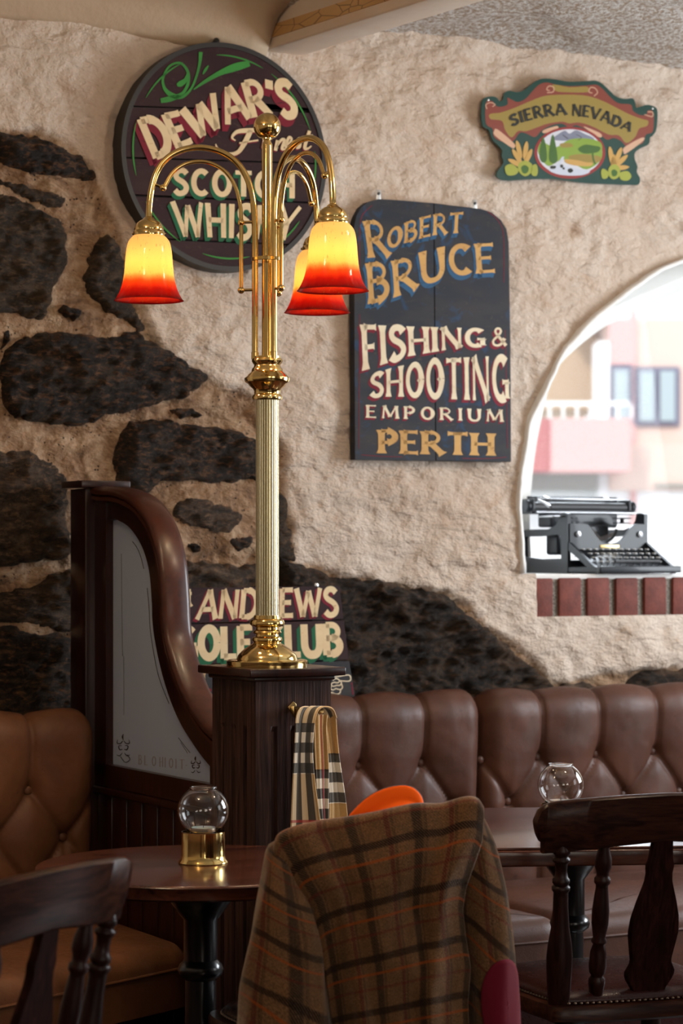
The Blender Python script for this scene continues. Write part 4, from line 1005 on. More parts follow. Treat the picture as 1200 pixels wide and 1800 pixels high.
fo = np.array([(172, 880), (205, 882), (235, 896), (258, 924), (272, 958), (281, 1000), (285, 1050), (287, 1095), (292, 1135), (304, 1180), (322, 1228), (345, 1270), (366, 1298), (392, 1322)])       # frame / rail edge
gi = Pp(ge[:, 0], ge[:, 1], FO); go = Pp(fo[:, 0], fo[:, 1], FO)
gi_s, go_s = np.array(smooth([tuple(p) for p in gi], 5)), np.array(smooth([tuple(p) for p in go], 5))
gb0, gb1 = Pp(186, 1345, FO), Pp(366, 1377, FO)
yP0 = .1235; yP1 = LP - .05
zb = float((gb0[1] + gb1[1]) / 2); yl = float(gb0[0])
glass = [(yl, zb), (yl, gi_s[0][1] - .004)] + [tuple(p) for p in gi_s] + [(gb1[0], zb)]
# frame pieces
M_ = sideprism([(yP1 + .004, zb - .03), (yP1 + .004, go_s[0][1] + .01), (yl - .0, go_s[0][1] + .01), (yl - .0, zb - .03)], -.024, .024); M_.build('stile', MT['wood'], t)
M_ = sideprism([(yP1, zb), (yP1, zb - .055), (yP0, zb - .055), (yP0, zb)], -.024, .024); M_.build('bottom_rail', MT['wood'], t)
n = len(gi_s); band = [tuple(p) for p in go_s] + [(max(yP0, gb1[0] - .11), zb), (gb1[0], zb)] + [tuple(p) for p in gi_s[::-1]] + [(yl, gi_s[0][1]), (yl, go_s[0][1])]
sideprism(band, -.020, .020).build('curved_frame', MT['wood'], t, bevel=.002)
# sweeping cap rail, wide and moulded, swept over the frame's outer edge
cl = [tuple(p) for p in go_s]
cl = [(yP1 + .002, cl[0][1] + .004)] + cl[1:]
cl = [p for p in cl if p[0] > yP0 + .0] + [(yP0 + .001, cl[-1][1] - (.0 if cl[-1][0] < yP0 else .05))]
cl = np.array(cl); tg = np.gradient(cl, axis=0); tg /= np.hypot(*tg.T)[:, None]; nm = np.stack([-tg[:, 1], tg[:, 0]], -1)
if nm[len(nm) // 2][0] > 0: nm = -nm                             # outward: towards the lamp post / up
prof = [(-.026, -.004), (-.033, .0), (-.033, .008), (-.027, .011), (-.036, .015), (-.038, .022), (-.035, .030), (-.024, .034), (0, .036), (.024, .034), (.035, .030), (.038, .022), (.036, .015), (.027, .011), (.033, .008), (.033, .0), (.026, -.004)]
G = np.zeros((len(cl), len(prof), 3))
for j, (u_, h_) in enumerate(prof): G[:, j, 0] = u_; G[:, j, 1] = cl[:, 0] + nm[:, 0] * h_; G[:, j, 2] = cl[:, 1] + nm[:, 1] * h_
G[:, :, 1] = np.clip(G[:, :, 1], yP0 + .0005, yP1 + .001)
M().grid(G, closed_v=True).build('cap_rail', MT['wood_rail'], t, shade=50)
gl = sideprism([(max(a, yP0 + .0), b2) for a, b2 in glass], -.004, .004).build('glass', MT['frost'], t, shade=30)
# etched border and flourishes on the visible face of the glass
def etch(pts, w, m_, n=6, sm=True):
    p = np.array(pts, float); ws = np.full(len(p), float(w)) if not hasattr(w, '__len__') else np.array(w, float)
    if sm and len(p) > 2: q = np.array(smooth([(a[0], a[1], b_) for a, b_ in zip(p, ws)], n)); p, ws = q[:, :2], q[:, 2]
    l, r = ribbon(p, ws / 2); L_, R_ = Pp(l[:, 0], l[:, 1], -.0046), Pp(r[:, 0], r[:, 1], -.0046); k = len(p)
    m_.add([(-.0046, a[0], a[1]) for a in L_] + [(-.0046, a[0], a[1]) for a in R_], [(i, k + i, k + i + 1, i + 1) for i in range(k - 1)])
m_ = M(); cz = lambda L_: [(x / 3 + 80, y / 3 + 820) for x, y in L_]
etch(cz([(458, 395), (480, 425), (500, 470), (518, 540)]), .9, m_); etch(cz([(536, 640), (545, 740), (552, 860), (575, 1010), (600, 1120), (650, 1250)]), .9, m_); etch(cz([(700, 1430), (730, 1470), (762, 1510)]), .9, m_)
etch(cz([(712, 1455), (735, 1490), (748, 1512)]), .7, m_); etch(cz([(400, 460), (403, 800), (406, 1000)]), .5, m_); etch(cz([(412, 1000), (413, 1180), (413, 1310)]), .5, m_)
def flower(cx, cy, s):
    for sx in (-1, 1):
        etch(cz([(cx + sx * 2 * s, cy - 24 * s), (cx + sx * 12 * s, cy - 14 * s), (cx + sx * 24 * s, cy - 16 * s), (cx + sx * 22 * s, cy - 30 * s)]), [1.3, 1.6, 1.6, .5], m_)
        etch(cz([(cx + sx * 3 * s, cy + 8 * s), (cx + sx * 14 * s, cy + 10 * s), (cx + sx * 18 * s, cy - 4 * s), (cx + sx * 6 * s, cy - 6 * s)]), [1.2, 1.8, 1.6, .8], m_)
        etch(cz([(cx + sx * 4 * s, cy + 22 * s), (cx + sx * 14 * s, cy + 34 * s), (cx + sx * 26 * s, cy + 30 * s)]), [.6, 1.5, .5], m_)
    etch(cz([(cx, cy - 52 * s), (cx - 3 * s, cy - 40 * s), (cx, cy - 26 * s)]), [.5, 3.0, .6], m_)
flower(792, 1580, 1.0); flower(410, 1480, 1.35); etch(cz([(395, 1530), (420, 1560), (445, 1545), (430, 1520)]), 1.2, m_)
m_.build('etched_ornament', MT['etch'], gl, shade=0)
m_ = M()
for ch, x, w in (('-', 735, 16), ('T', 705, 30), ('I', 682, 12), ('O', 650, 26), ('I', 625, 12), ('H', 600, 22), ('O', 560, 26), ('L', 520, 20), ('B', 490, 20)):
    ww, st = strokes(ch)
    for p, th in st:
        q = np.array(p); q = np.stack([x + q[:, 0] * w / ww * .9, 1602 - (760 - x) * .11 - q[:, 1] * 52], -1)
        etch([(a / 3 + 80, b2 / 3 + 820) for a, b2 in q], 1.6 if th else .8, m_, sm=False)
m_.build('etched_letters', MT['etch_soft'], gl, shade=0)
# boarding below
zt_ = zb - .055
M().rbox((0, (yP0 + yP1) / 2, zt_ - .012), (.062, yP1 - yP0, .02), .005).build('ledge', MT['wood'], t)
nb = 9; w_ = (yP1 - yP0) / nb
for i in range(nb): M().rbox((0, yP0 + w_ * (i + .5), (zt_ - .02) / 2), (.034, w_ - .004, zt_ - .02), .004, 2).build('board', MT['wood'], t)

# ------------------------------------------------------------------ tufted banquettes
def bench_back(par, a0, a1, zb, zt, seams, row1, row2, mtl, vf=-.16, puff=.026, ends=(1, 1)):
    """seams: positions along the wall of the vertical seams and first row buttons; second row sits half way"""
    mids = [(a + b_) / 2 for a, b_ in zip(seams[:-1], seams[1:])]
    if len(seams) > 1: mids = [seams[0] - (seams[1] - seams[0]) / 2] + mids + [seams[-1] + (seams[-1] - seams[-2]) / 2]
    segs = []
    for s in seams:
        segs.append(((s, row1), (s, zt + .3)))
        for m2 in mids:
            if abs(m2 - s) < (seams[1] - seams[0]) * .75: segs += [((s, row1), (m2, row2))]
    row3 = row2 - (row1 - row2)
    for m2 in mids:
        segs.append(((m2, row2), (m2, row2 - .03)))
        for s in seams:
            if abs(m2 - s) < (seams[1] - seams[0]) * .75: segs.append(((m2, row2), (s, row3)))
    for s in seams: segs.append(((s, row3), (s, zb - .2)))
    for m2 in mids: pass
    R0 = .055
    # profile: up the front, over the roll, down the back
    prof = [(vf + .03 * (1 - k / 26), zb + (zt - R0 - zb) * k / 26) for k in range(27)]
    prof += [(vf + R0 - R0 * cos(b_), zt - R0 + R0 * sin(b_)) for b_ in np.linspace(.2, pi, 12)] + [(vf + 2 * R0, zb)]
    prof = np.array(prof); L = np.concatenate([[0], np.cumsum(np.hypot(*np.diff(prof, axis=0).T))])
    nr = 74; ls = np.concatenate([np.linspace(0, L[-2], nr), [L[-1]]])
    pv, pz = np.interp(ls, L, prof[:, 0]), np.interp(ls, L, prof[:, 1]); zz_ = zb + ls        # unrolled height
    na = int((a1 - a0) / .0075); aa = np.linspace(a0, a1, na)
    A, Z = np.meshgrid(aa, zz_, indexing='ij'); P = np.stack([A.ravel(), Z.ravel()], -1)
    best = np.full(len(P), 9.)
    for (p, q) in segs:
        p, q = np.array(p), np.array(q); d = q - p; tt = np.clip(((P - p) @ d) / (d @ d), 0, 1)[:, None]; best = np.minimum(best, np.hypot(*(P - p - tt * d).T))
    k = np.clip(best / .09, 0, 1); k3 = np.clip(best / .016, 0, 1); pf = puff * (.45 * (1 - (1 - k3) ** 2) + .55 * (1 - (1 - k) ** 1.6))
    bt = [(s, row1) for s in seams if a0 < s < a1] + [(m2, row2) for m2 in mids if a0 + .02 < m2 < a1 - .02]
    for b_ in bt: r = np.hypot(P[:, 0] - b_[0], P[:, 1] - b_[1]); pf = pf - .014 * np.exp(-(r / .016) ** 2) - .010 * np.exp(-(r / .04) ** 2)
    pf = pf + .0018 * fbm(P[:, 0] * 12, P[:, 1] * 12, 3)
    for e, on in ((a0, ends[0]), (a1, ends[1])):
        if on: dd = np.clip(np.abs(P[:, 0] - e) / .06, 0, 1); pf = pf * np.sqrt(np.clip(1 - (1 - dd) ** 2, 0, 1)) - .05 * (1 - np.sqrt(np.clip(1 - (1 - dd) ** 2, 0, 1)))
    pf = pf.reshape(A.shape)
    tv, tz = np.gradient(pv), np.gradient(pz); ll = np.hypot(tv, tz) + 1e-9; nv, nz_ = -tz / ll, tv / ll
    fade = np.ones(nr + 1); fade[-14:] = np.linspace(1, 0, 14)
    G = np.stack([A, pv[None] + nv[None] * pf * fade, pz[None] + nz_[None] * pf * fade], -1)
    o = M().grid(G[:, ::-1]).build('backrest', mtl, par, shade=180)
    for b_ in bt:
        if b_[1] < zb: continue
        M().lathe([(.011, 0), (.0105, .003), (.0075, .0055), (.0001, .0068)], 14, (b_[0], vf - .001 + .03 * (1 - (b_[1] - zb) / (zt - zb)) + .012, b_[1]), axis=(0, -1, 0)).build('button', mtl, par)
    return o
def cushion(par, name, poly, z0, z1, r, mtl, crown=.02, seat=True, pipe=True):
    """seat pad from a plan outline (wall frame), rounded over the top edge"""
    pl = np.array(poly, float); pts = []
    n = len(pl)
    for i in range(n):
        p, q = pl[i], pl[(i + 1) % n]; k = max(2, int(np.hypot(*(q - p)) / .03))
        for j in range(k): pts.append(p + (q - p) * j / k)
    pts = np.array(pts)
    for _ in range(2): pts = (np.roll(pts, 1, 0) + 2 * pts + np.roll(pts, -1, 0)) / 4
    c = pts.mean(0); d, _ = segdist(np.array([c]), pts); rows = []
    nn_ = np.stack([np.gradient(pts[:, 1]), -np.gradient(pts[:, 0])], -1); nn_ /= np.hypot(*nn_.T)[:, None]
    A = np.sum(pts[:, 0] * np.roll(pts[:, 1], -1) - np.roll(pts[:, 0], -1) * pts[:, 1])
    if A > 0: nn_ = -nn_            # inward
    for dz_, ins in ((0, 0), (z1 - z0 - r - .01, 0)): rows.append((pts + nn_ * ins, z0 + dz_))
    for b_ in np.linspace(.15, pi / 2, 7): rows.append((pts + nn_ * (r - r * cos(b_)), z1 - r + r * sin(b_)))
    base_in = pts + nn_ * r
    for s in np.linspace(.1, 1, 12):
        q = base_in * (1 - s) + c * s; rows.append((q, z1 + crown * (1 - (1 - s) ** 2.5) + .0025 * fbm(q[:, 0] * 9, q[:, 1] * 9, 3)))
    m_ = len(pts); G = np.zeros((len(rows), m_, 3))
    for i, (q, z) in enumerate(rows): G[i, :, 0] = q[:, 0]; G[i, :, 1] = q[:, 1]; G[i, :, 2] = z
    if A > 0: G = G[:, ::-1]
    o = M().grid(G[:, ::-1], closed_v=True).build(name, mtl, par, shade=70)
    if pipe:
        q = pts + nn_ * .001; q = list(q) + [q[0]]
        M().tube([(a[0], a[1], z1 - r - .008) for a in q], .0045, 8, cap=False).build('piping', mtl, o)
    return o
def wall_uv(x, Y):                          # world ground point -> wall frame
    d = np.array([x, Y]) - WO; return d @ U, d @ V
t = thing('banquette', 'long brown buttoned leather banquette under the window', 'bench'); wall_xform(t); t.location.z = 0
zt = .962; VF = -.17
def Bp(px, py): return Wl(px, py, .16)
sx = [float(Bp(x, 1335)[0]) for x in (742, 847, 947, 1049, 1150)]
sp_ = (sx[-1] - sx[1]) / 3; sx = [sx[0] - sp_, sx[0]] + sx[1:] + [sx[-1] + sp_ * k for k in range(1, 5)]
r1 = float(Bp(947, 1331)[1]); r2 = float(Bp(905, 1409)[1])
aL = float(.06); aM = sx[2] - .004
bench_back(t, aL, aM, .40, zt, [s for s in sx if s < aM - .01], r1, r2, MT['leather'], VF)
bench_back(t, aM, sx[-1] + .05, .40, zt, sx[2:], r1, r2, MT['leather'], VF)
fv = wall_uv(.584, 5.97); FV = fv[1]
cushion(t, 'seat', [(aL + .0, FV + .03), (fv[0] - .03, FV), (fv[0] - .035, -.2), (aL, -.2)], .30, .455, .05, MT['leather'])
cushion(t, 'seat', [(fv[0] - .025, FV), (fv[0] + 1.5, FV), (fv[0] + 1.5, -.2), (fv[0] - .03, -.2)], .30, .455, .05, MT['leather'])
M().rbox(((aL + fv[0] + 1.4) / 2, FV / 2 + .0, .16), (fv[0] + 1.4 - aL, abs(FV) - .10, .32), .01).build('base', MT['leather_dark'], t)
t = thing('banquette', 'warm brown buttoned leather corner banquette left of the partition', 'bench'); wall_xform(t); t.location.z = 0
aR = float(Wl(166, 1262, .22)[0]) + .006
s0 = float(Wl(52, 1390, .22)[0]); r1b = float(Wl(52, 1390, .22)[1]); r2b = float(Wl(115, 1472, .22)[1]); dsp = 2 * (float(Wl(115, 1472, .22)[0]) - s0)
ztb = float(Wl(100, 1261, .22)[1])
bench_back(t, s0 - 3.4 * dsp, aR, .40, ztb, [s0 - k * dsp for k in (4, 3, 2, 1, 0)] + [s0 + dsp], r1b, r2b, MT['leather_warm'], -.23)
qa, qb, qc = wall_uv(-.90, 4.86), wall_uv(-.345, 5.60), wall_uv(-.24, 5.72)
cushion(t, 'seat', [qa, (qb[0] - .02, qb[1]), (aR + .015, qb[1] + .03), (aR + .02, -.24), (qa[0] - .9, -.24), (qa[0] - .9, qa[1])], .30, .45, .05, MT['leather_warm'])
cushion(t, 'base', [(qa[0], qa[1] + .05), (qb[0] - .04, qb[1] + .05), (aR, qb[1] + .08), (aR, -.26), (qa[0] - .9, -.26), (qa[0] - .9, qa[1] + .05)], .0, .32, .02, MT['leather_dark'], 0, pipe=False)

# ------------------------------------------------------------------ tables
def pedestal(t, z1):
    M().lathe([(.20, 0), (.20, .012), (.12, .03), (.05, .05), (.036, .07), (.036, .18), (.05, .19), (.05, .205), (.038, .215), (.0325, .23), (.031, z1 - .20), (.043, z1 - .19), (.046, z1 - .18), (.043, z1 - .17), (.034, z1 - .16), (.034, z1 - .08), (.05, z1 - .06), (.07, z1 - .03), (.08, z1)], 40).build('pedestal', MT['black_metal'], t)
    M().rbox((0, 0, z1 - .005), (.42, .05, .014), .003).build('bracket', MT['black_metal'], t)
TZ = .742
T1 = (-.281, 4.76)
t = thing('round_table', 'round polished mahogany table beneath the lamp post', 'table', (T1[0], T1[1], 0), radians(20))
M().lathe([(.10, TZ - .030), (.318, TZ - .030), (.325, TZ - .026), (.325, TZ - .008), (.328, TZ - .004), (.326, TZ - .001), (.320, TZ)], 128).build('tabletop', MT['table'], t, shade=50)
pedestal(t, TZ - .03)
T2 = (.52, 5.43)
t = thing('square_table', 'square mahogany table in front of the window banquette', 'table', (T2[0], T2[1], 0), radians(6))
M().rbox((0, 0, TZ - .002), (.76, .79, .006), .002).build('tabletop', MT['table'], t)
M().rbox((0, 0, TZ - .022), (.77, .80, .034), .004).build('edge_band', MT['table'], t)
pedestal(t, TZ - .04)

def candle_holder(label, loc):
    t = thing('candle_holder', label, 'candle holder', loc, .3, 'glass globe candle holders')
    M().lathe([(.0495, 0), (.0505, .002), (.049, .005), (.0455, .009), (.0440, .016), (.0435, .060), (.0440, .063), (.0420, .063), (.0415, .020), (.001, .018)], 56).build('cup', MT['brass'], t, shade=50)
    cz_, R = .105, .0515
    a = np.linspace(radians(-58), radians(59), 28); o_ = [(R * cos(b_), cz_ + R * sin(b_) * .98) for b_ in a]
    i_ = [((R - .0018) * cos(b_), cz_ + (R - .0018) * sin(b_) * .98) for b_ in a][::-1]
    rim = [(o_[-1][0] + .0015, o_[-1][1] + .003), (o_[-1][0] + .001, o_[-1][1] + .0045), (o_[-1][0] - .001, o_[-1][1] + .0035)]
    prof = o_ + rim + i_ + [(.001, i_[-1][1]), (.001, o_[0][1] - .0015), (o_[0][0], o_[0][1] - .0015)]
    M().lathe(prof, 64, cap=False).build('glass_globe', MT['glass'], t, shade=60)
    tl = M().lathe([(.024, .0628), (.0245, .0715), (.0235, .0717), (.0235, .0700), (.0002, .0700)], 32).build('tealight', MT['tin'], t, shade=50)
    M().lathe([(.0230, .0640), (.0230, .0706), (.0004, .0706)], 28).build('wax', MT['wax'], tl, shade=50); M().tube([(0, 0, .070), (.0008, 0, .0775)], .0007, 6).build('wick', MT['black_metal'], tl)
    return t
candle_holder('brass and glass globe candle holder on the round table', (-.277, 4.78, TZ))
candle_holder('globe candle holder behind the chair rail on the square table', (.487, 5.30, TZ + .001))

# ------------------------------------------------------------------ chairs
def chair(label, loc, yaw, hwid=.26, group='dark wooden spindle-back chairs'):
    t = thing('dining_chair', label, 'chair', loc, yaw, group)
    wv, wc = MT['wood_chair_v'], MT['wood_chair']
    # back frame: local x across, +y towards the sitter, base of back at y=0, z=.46; top leans back by .09
    ZS, ZC = .46, .775
    lean = lambda z: -.09 * (z - ZS) / (.887 - ZS)
    curve = lambda x: .040 * (abs(x) / .26) ** 2 * (1 if hwid > .22 else .6)
    k = hwid / .26
    up = [(-.255, .800), (-.262, .818), (-.262, .836), (-.254, .852), (-.236, .862), (-.18, .868), (-.09, .876), (0, .880)]
    lo = [(-.242, .772), (-.246, .784), (-.250, .792), (-.244, .797)]
    # sample crest: for each x an upper and a lower height
    xs = np.concatenate([[-.262, -.260, -.256, -.250, -.2446, -.2434], np.linspace(-.24, .24, 41), [.2434, .2446, .250, .256, .260, .262]])
    def top(x): return np.interp(abs(x), [0, .09, .18, .225, .245, .256, .262], [.886, .884, .878, .874, .868, .857, .836])
    def bot(x): return np.interp(abs(x), [0, .10, .20, .2435, .2445, .250, .258, .262], [.788, .780, .771, .768, .788, .793, .808, .830])
    G = np.zeros((len(xs), 12, 3))
    for i, x in enumerate(xs):
        zt_, zb_ = top(x), bot(x); th = .012
        for j, (s, e) in enumerate(((.5, -1), (.05, -1), (.012, -.8), (0, -.4), (0, .4), (.012, .8), (.05, 1), (.5, 1), (.95, 1), (.99, .75), (1, .4), (1, -.4))):
            z = zb_ + (zt_ - zb_) * s; G[i, j] = (x * k, curve(x) + lean(z) + e * th, z)
        # close the last corner
    G2 = np.concatenate([G, G[:, :1] * [1, 1, 1]], 1); G2[:, 12] = np.stack([xs * k, np.array([curve(x) + lean(bot(x) + .95 * (top(x) - bot(x))) - .012 for x in xs]), np.array([bot(x) + .95 * (top(x) - bot(x)) for x in xs])], -1)
    m_ = M().grid(G2[:, ::-1], closed_v=True); nn_ = G2.shape[1]; m_.f += [tuple(range(nn_))[::-1], tuple((len(xs) - 1) * nn_ + q for q in range(nn_))]
    m_.build('crest_rail', wc, t, shade=60)
    def turned(x0, x1, prof, name, seg=20):
        """a turned stick from seat (x0) up to crest (x1)"""
        p0 = Vector((x0 * k, curve(x0) * .5 + .0, ZS)); p1 = Vector((x1 * k, curve(x1) + lean(.782), .785)); ax = p1 - p0; L = ax.length
        m_ = M().lathe([(r, s * L) for r, s in prof], seg, p0, axis=ax); return m_.build(name, wv, t, shade=60)
    post = [(.021, 0), (.024, .10), (.026, .22), (.0265, .30), (.024, .38), (.0185, .48), (.0155, .60), (.0150, .68), (.0150, .705), (.0185, .72), (.0185, .74), (.014, .75), (.0175, .765), (.0175, .785), (.0135, .80), (.0115, .84), (.0130, .885), (.0175, .90), (.0175, .915), (.013, .925), (.013, .935), (.0175, .95), (.0165, .97), (.012, 1.0)]
    spin = [(.013, 0), (.014, .06), (.017, .12), (.0170, .15), (.0125, .165), (.0125, .175), (.0165, .19), (.018, .24), (.0165, .32), (.0115, .37), (.0155, .385), (.0155, .395), (.0125, .41), (.0170, .50), (.0175, .58), (.0150, .66), (.0125, .73), (.0125, .745), (.0165, .76), (.0165, .785), (.0125, .80), (.013, .825), (.017, .86), (.0165, .91), (.011, .97), (.010, 1.0)]
    for s in (-1, 1):
        turned(s * .190, s * .207, post, 'back_post'); turned(s * .112, s * .122, spin, 'spindle')
    # vase splat
    zz_ = np.linspace(ZS, .79, 40); wdt = np.interp((zz_ - ZS) / (.79 - ZS), [0, .06, .13, .17, .24, .42, .52, .62, .74, .80, .84, .88, .94, 1.0], [.033, .036, .052, .057, .045, .056, .053, .044, .030, .028, .031, .026, .024, .022])
    G = np.zeros((40, 8, 3))
    for i, (z, w) in enumerate(zip(zz_, wdt)):
        for j, (e, d) in enumerate(((-1, -.3), (-.93, -1), (.93, -1), (1, -.3), (1, .3), (.93, 1), (-.93, 1), (-1, .3))): G[i, j] = (w * e, lean(z) + d * .008, z)
    m_ = M().grid(G[:, ::-1], closed_v=True); m_.build('splat', MT['wood_splat'], t, shade=40)
    # seat: wooden frame with a nailed leather pad
    def outl(s=1.0, dy=0):
        q = [(-.20, -.035), (0, -.050), (.20, -.035), (.222, .02), (.235, .22), (.225, .36), (.16, .405), (0, .415), (-.16, .405), (-.225, .36), (-.235, .22), (-.222, .02)]
        q = np.array(smooth(q, 6, True)); c = q.mean(0); return (q - c) * s + c
    kk = (k + 1) / 2
    def ring(rows, name, mt_, sh=50, par=t):
        G = np.zeros((len(rows), 72, 3))
        for i, (s, z) in enumerate(rows): q = outl(s); G[i, :, 0] = q[:, 0] * kk; G[i, :, 1] = q[:, 1]; G[i, :, 2] = z
        m_ = M().grid(G, closed_v=True); m_.f.append(tuple((len(rows) - 1) * 72 + q for q in range(72))); m_.f.append(tuple(range(72))[::-1]); m_.f = [f[::-1] for f in m_.f] if False else m_.f
        return m_.build(name, mt_, par, shade=sh)
    ring([(.94, .425), (1.0, .432), (1.0, .452), (.985, .460), (.5, .460)], 'seat_frame', wc)
    pad = ring([(.87, .460), (.885, .464), (.88, .470), (.84, .479), (.75, .485), (.5, .489), (.15, .490)], 'seat', MT['leather_dark'], 70)
    q = outl(.885); q = np.vstack([q, q[:1]]); Ls = np.concatenate([[0], np.cumsum(np.hypot(*np.diff(q, axis=0).T))]); nm_ = M()
    for d in np.arange(0, Ls[-1], .0125): nm_.lathe([(.0045, 0), (.0035, .0028), (.0006, .0042)], 8, (np.interp(d, Ls, q[:, 0]) * kk, np.interp(d, Ls, q[:, 1]), .4625))
    tag(nm_.build('upholstery_nails', MT['nail'], t), kind='stuff')
    leg = [(.012, 0), (.015, .03), (.012, .08), (.018, .12), (.0135, .16), (.019, .30), (.021, .40), (.014, .52), (.018, .56), (.022, .75), (.022, 1)]
    for sx_, y0, y1 in ((-1, -.03, .02), (1, -.03, .02), (-1, .38, .33), (1, .38, .33)):
        p0 = Vector((sx_ * .21 * kk, y0, 0)); p1 = Vector((sx_ * .17 * kk, y1, .428)); ax = p1 - p0
        M().lathe([(r, s * ax.length) for r, s in leg], 16, p0, axis=ax).build('leg', wv, t)
    M().tube([(0, -.01, .2), (0, .35, .2)], .009).tube([(-.19 * kk, -.01, .2), (-.19 * kk, .355, .2)], .010).tube([(.19 * kk, -.01, .2), (.19 * kk, .355, .2)], .010).tube([(-.185 * kk, .16, .2), (.185 * kk, .16, .2)], .009).build('stretcher', wv, t)
    return t
chair('spindle-back chair at the left edge facing the round table', (-.509, 3.662, 0), radians(62))
chair('dark spindle-back chair with nailed leather seat by the square table', (.618, 4.83, 0), radians(19))
chair('dark wooden chair hidden under the draped tweed jacket', (.06, 4.425, 0), radians(25), .17)
# ------------------------------------------------------------------ brass lamp on the post
LX, LY = (469.5 - CX) / FPX * 5.26, 5.26
t = thing('standard_lamp', 'tall polished brass lamp with three arched arms and glass bell shades', 'lamp', (LX, LY, P_TOP)); lamp = t
S = 5.26 / FPX
base = [(71, 0), (71.5, 2), (71.5, 10), (69, 12), (54, 12.5), (53, 15), (52, 19), (49, 23), (45, 27), (39, 32), (31, 37), (25, 41), (24, 43), (26.5, 45), (27, 48), (26, 51), (21, 53), (20, 57), (24, 58), (25.5, 60), (24, 63), (20, 65), (20, 69), (27, 71), (30.5, 74), (31, 78), (29, 82), (24, 84), (23, 90)]
M().lathe([(r * S, z * S) for r, z in base], 72).build('base', MT['brass'], t, shade=35)
zc0, zc1 = 84 * S, (1171 - 700) * S
m_ = M(); K_ = 26; pr = []
M().lathe([(20.3 * S, zc0), (20.0 * S, zc1)], K_ * 8, flute=lambda a: 1 - .12 * max(0, cos(a * K_)) ** 1.5).build('fluted_column', MT['brass_column'], t, shade=80)
capi = [(22, 468), (26, 469), (27, 472), (26, 476), (23, 479), (23, 484), (25, 488), (31, 493), (34, 497), (39, 500), (40, 503), (40, 507), (37, 509), (34, 513), (28, 518), (27, 523), (24, 526), (23, 530), (26, 534), (27.5, 537), (26, 541), (23.5, 542), (23.5, 545)]
M().lathe([(r * S, z * S) for r, z in capi], 56).build('capital', MT['brass'], t, shade=35)
M().lathe([(9.4 * S, 540 * S), (9.4 * S, 915 * S), (7, 0) if 0 else (9.0 * S, 918 * S), (6.0 * S, 924 * S), (6.0 * S, 927 * S), (8.2 * S, 928 * S), (8.2 * S, 931 * S), (6.8 * S, 932 * S), (7.6 * S, 936 * S)], 32).build('centre_rod', MT['brass'], t, shade=40)
M().lathe([(max(.0003, 24 * S * sin(b_)) if b_ > .6 else 9 * S, (949 + 0) * S - 24 * S * cos(b_)) for b_ in np.linspace(.35, pi, 26)] , 40).build('ball_finial', MT['brass'], t, shade=60)
M().lathe([(26.5 * S, 712 * S), (27.5 * S, 713 * S), (27.5 * S, 718 * S), (26.5 * S, 719 * S), (9 * S, 719 * S), (9 * S, 712 * S), (26.5 * S, 712 * S)], 32, cap=False).build('clamp_ring', MT['brass'], t, shade=40)
AR = .26
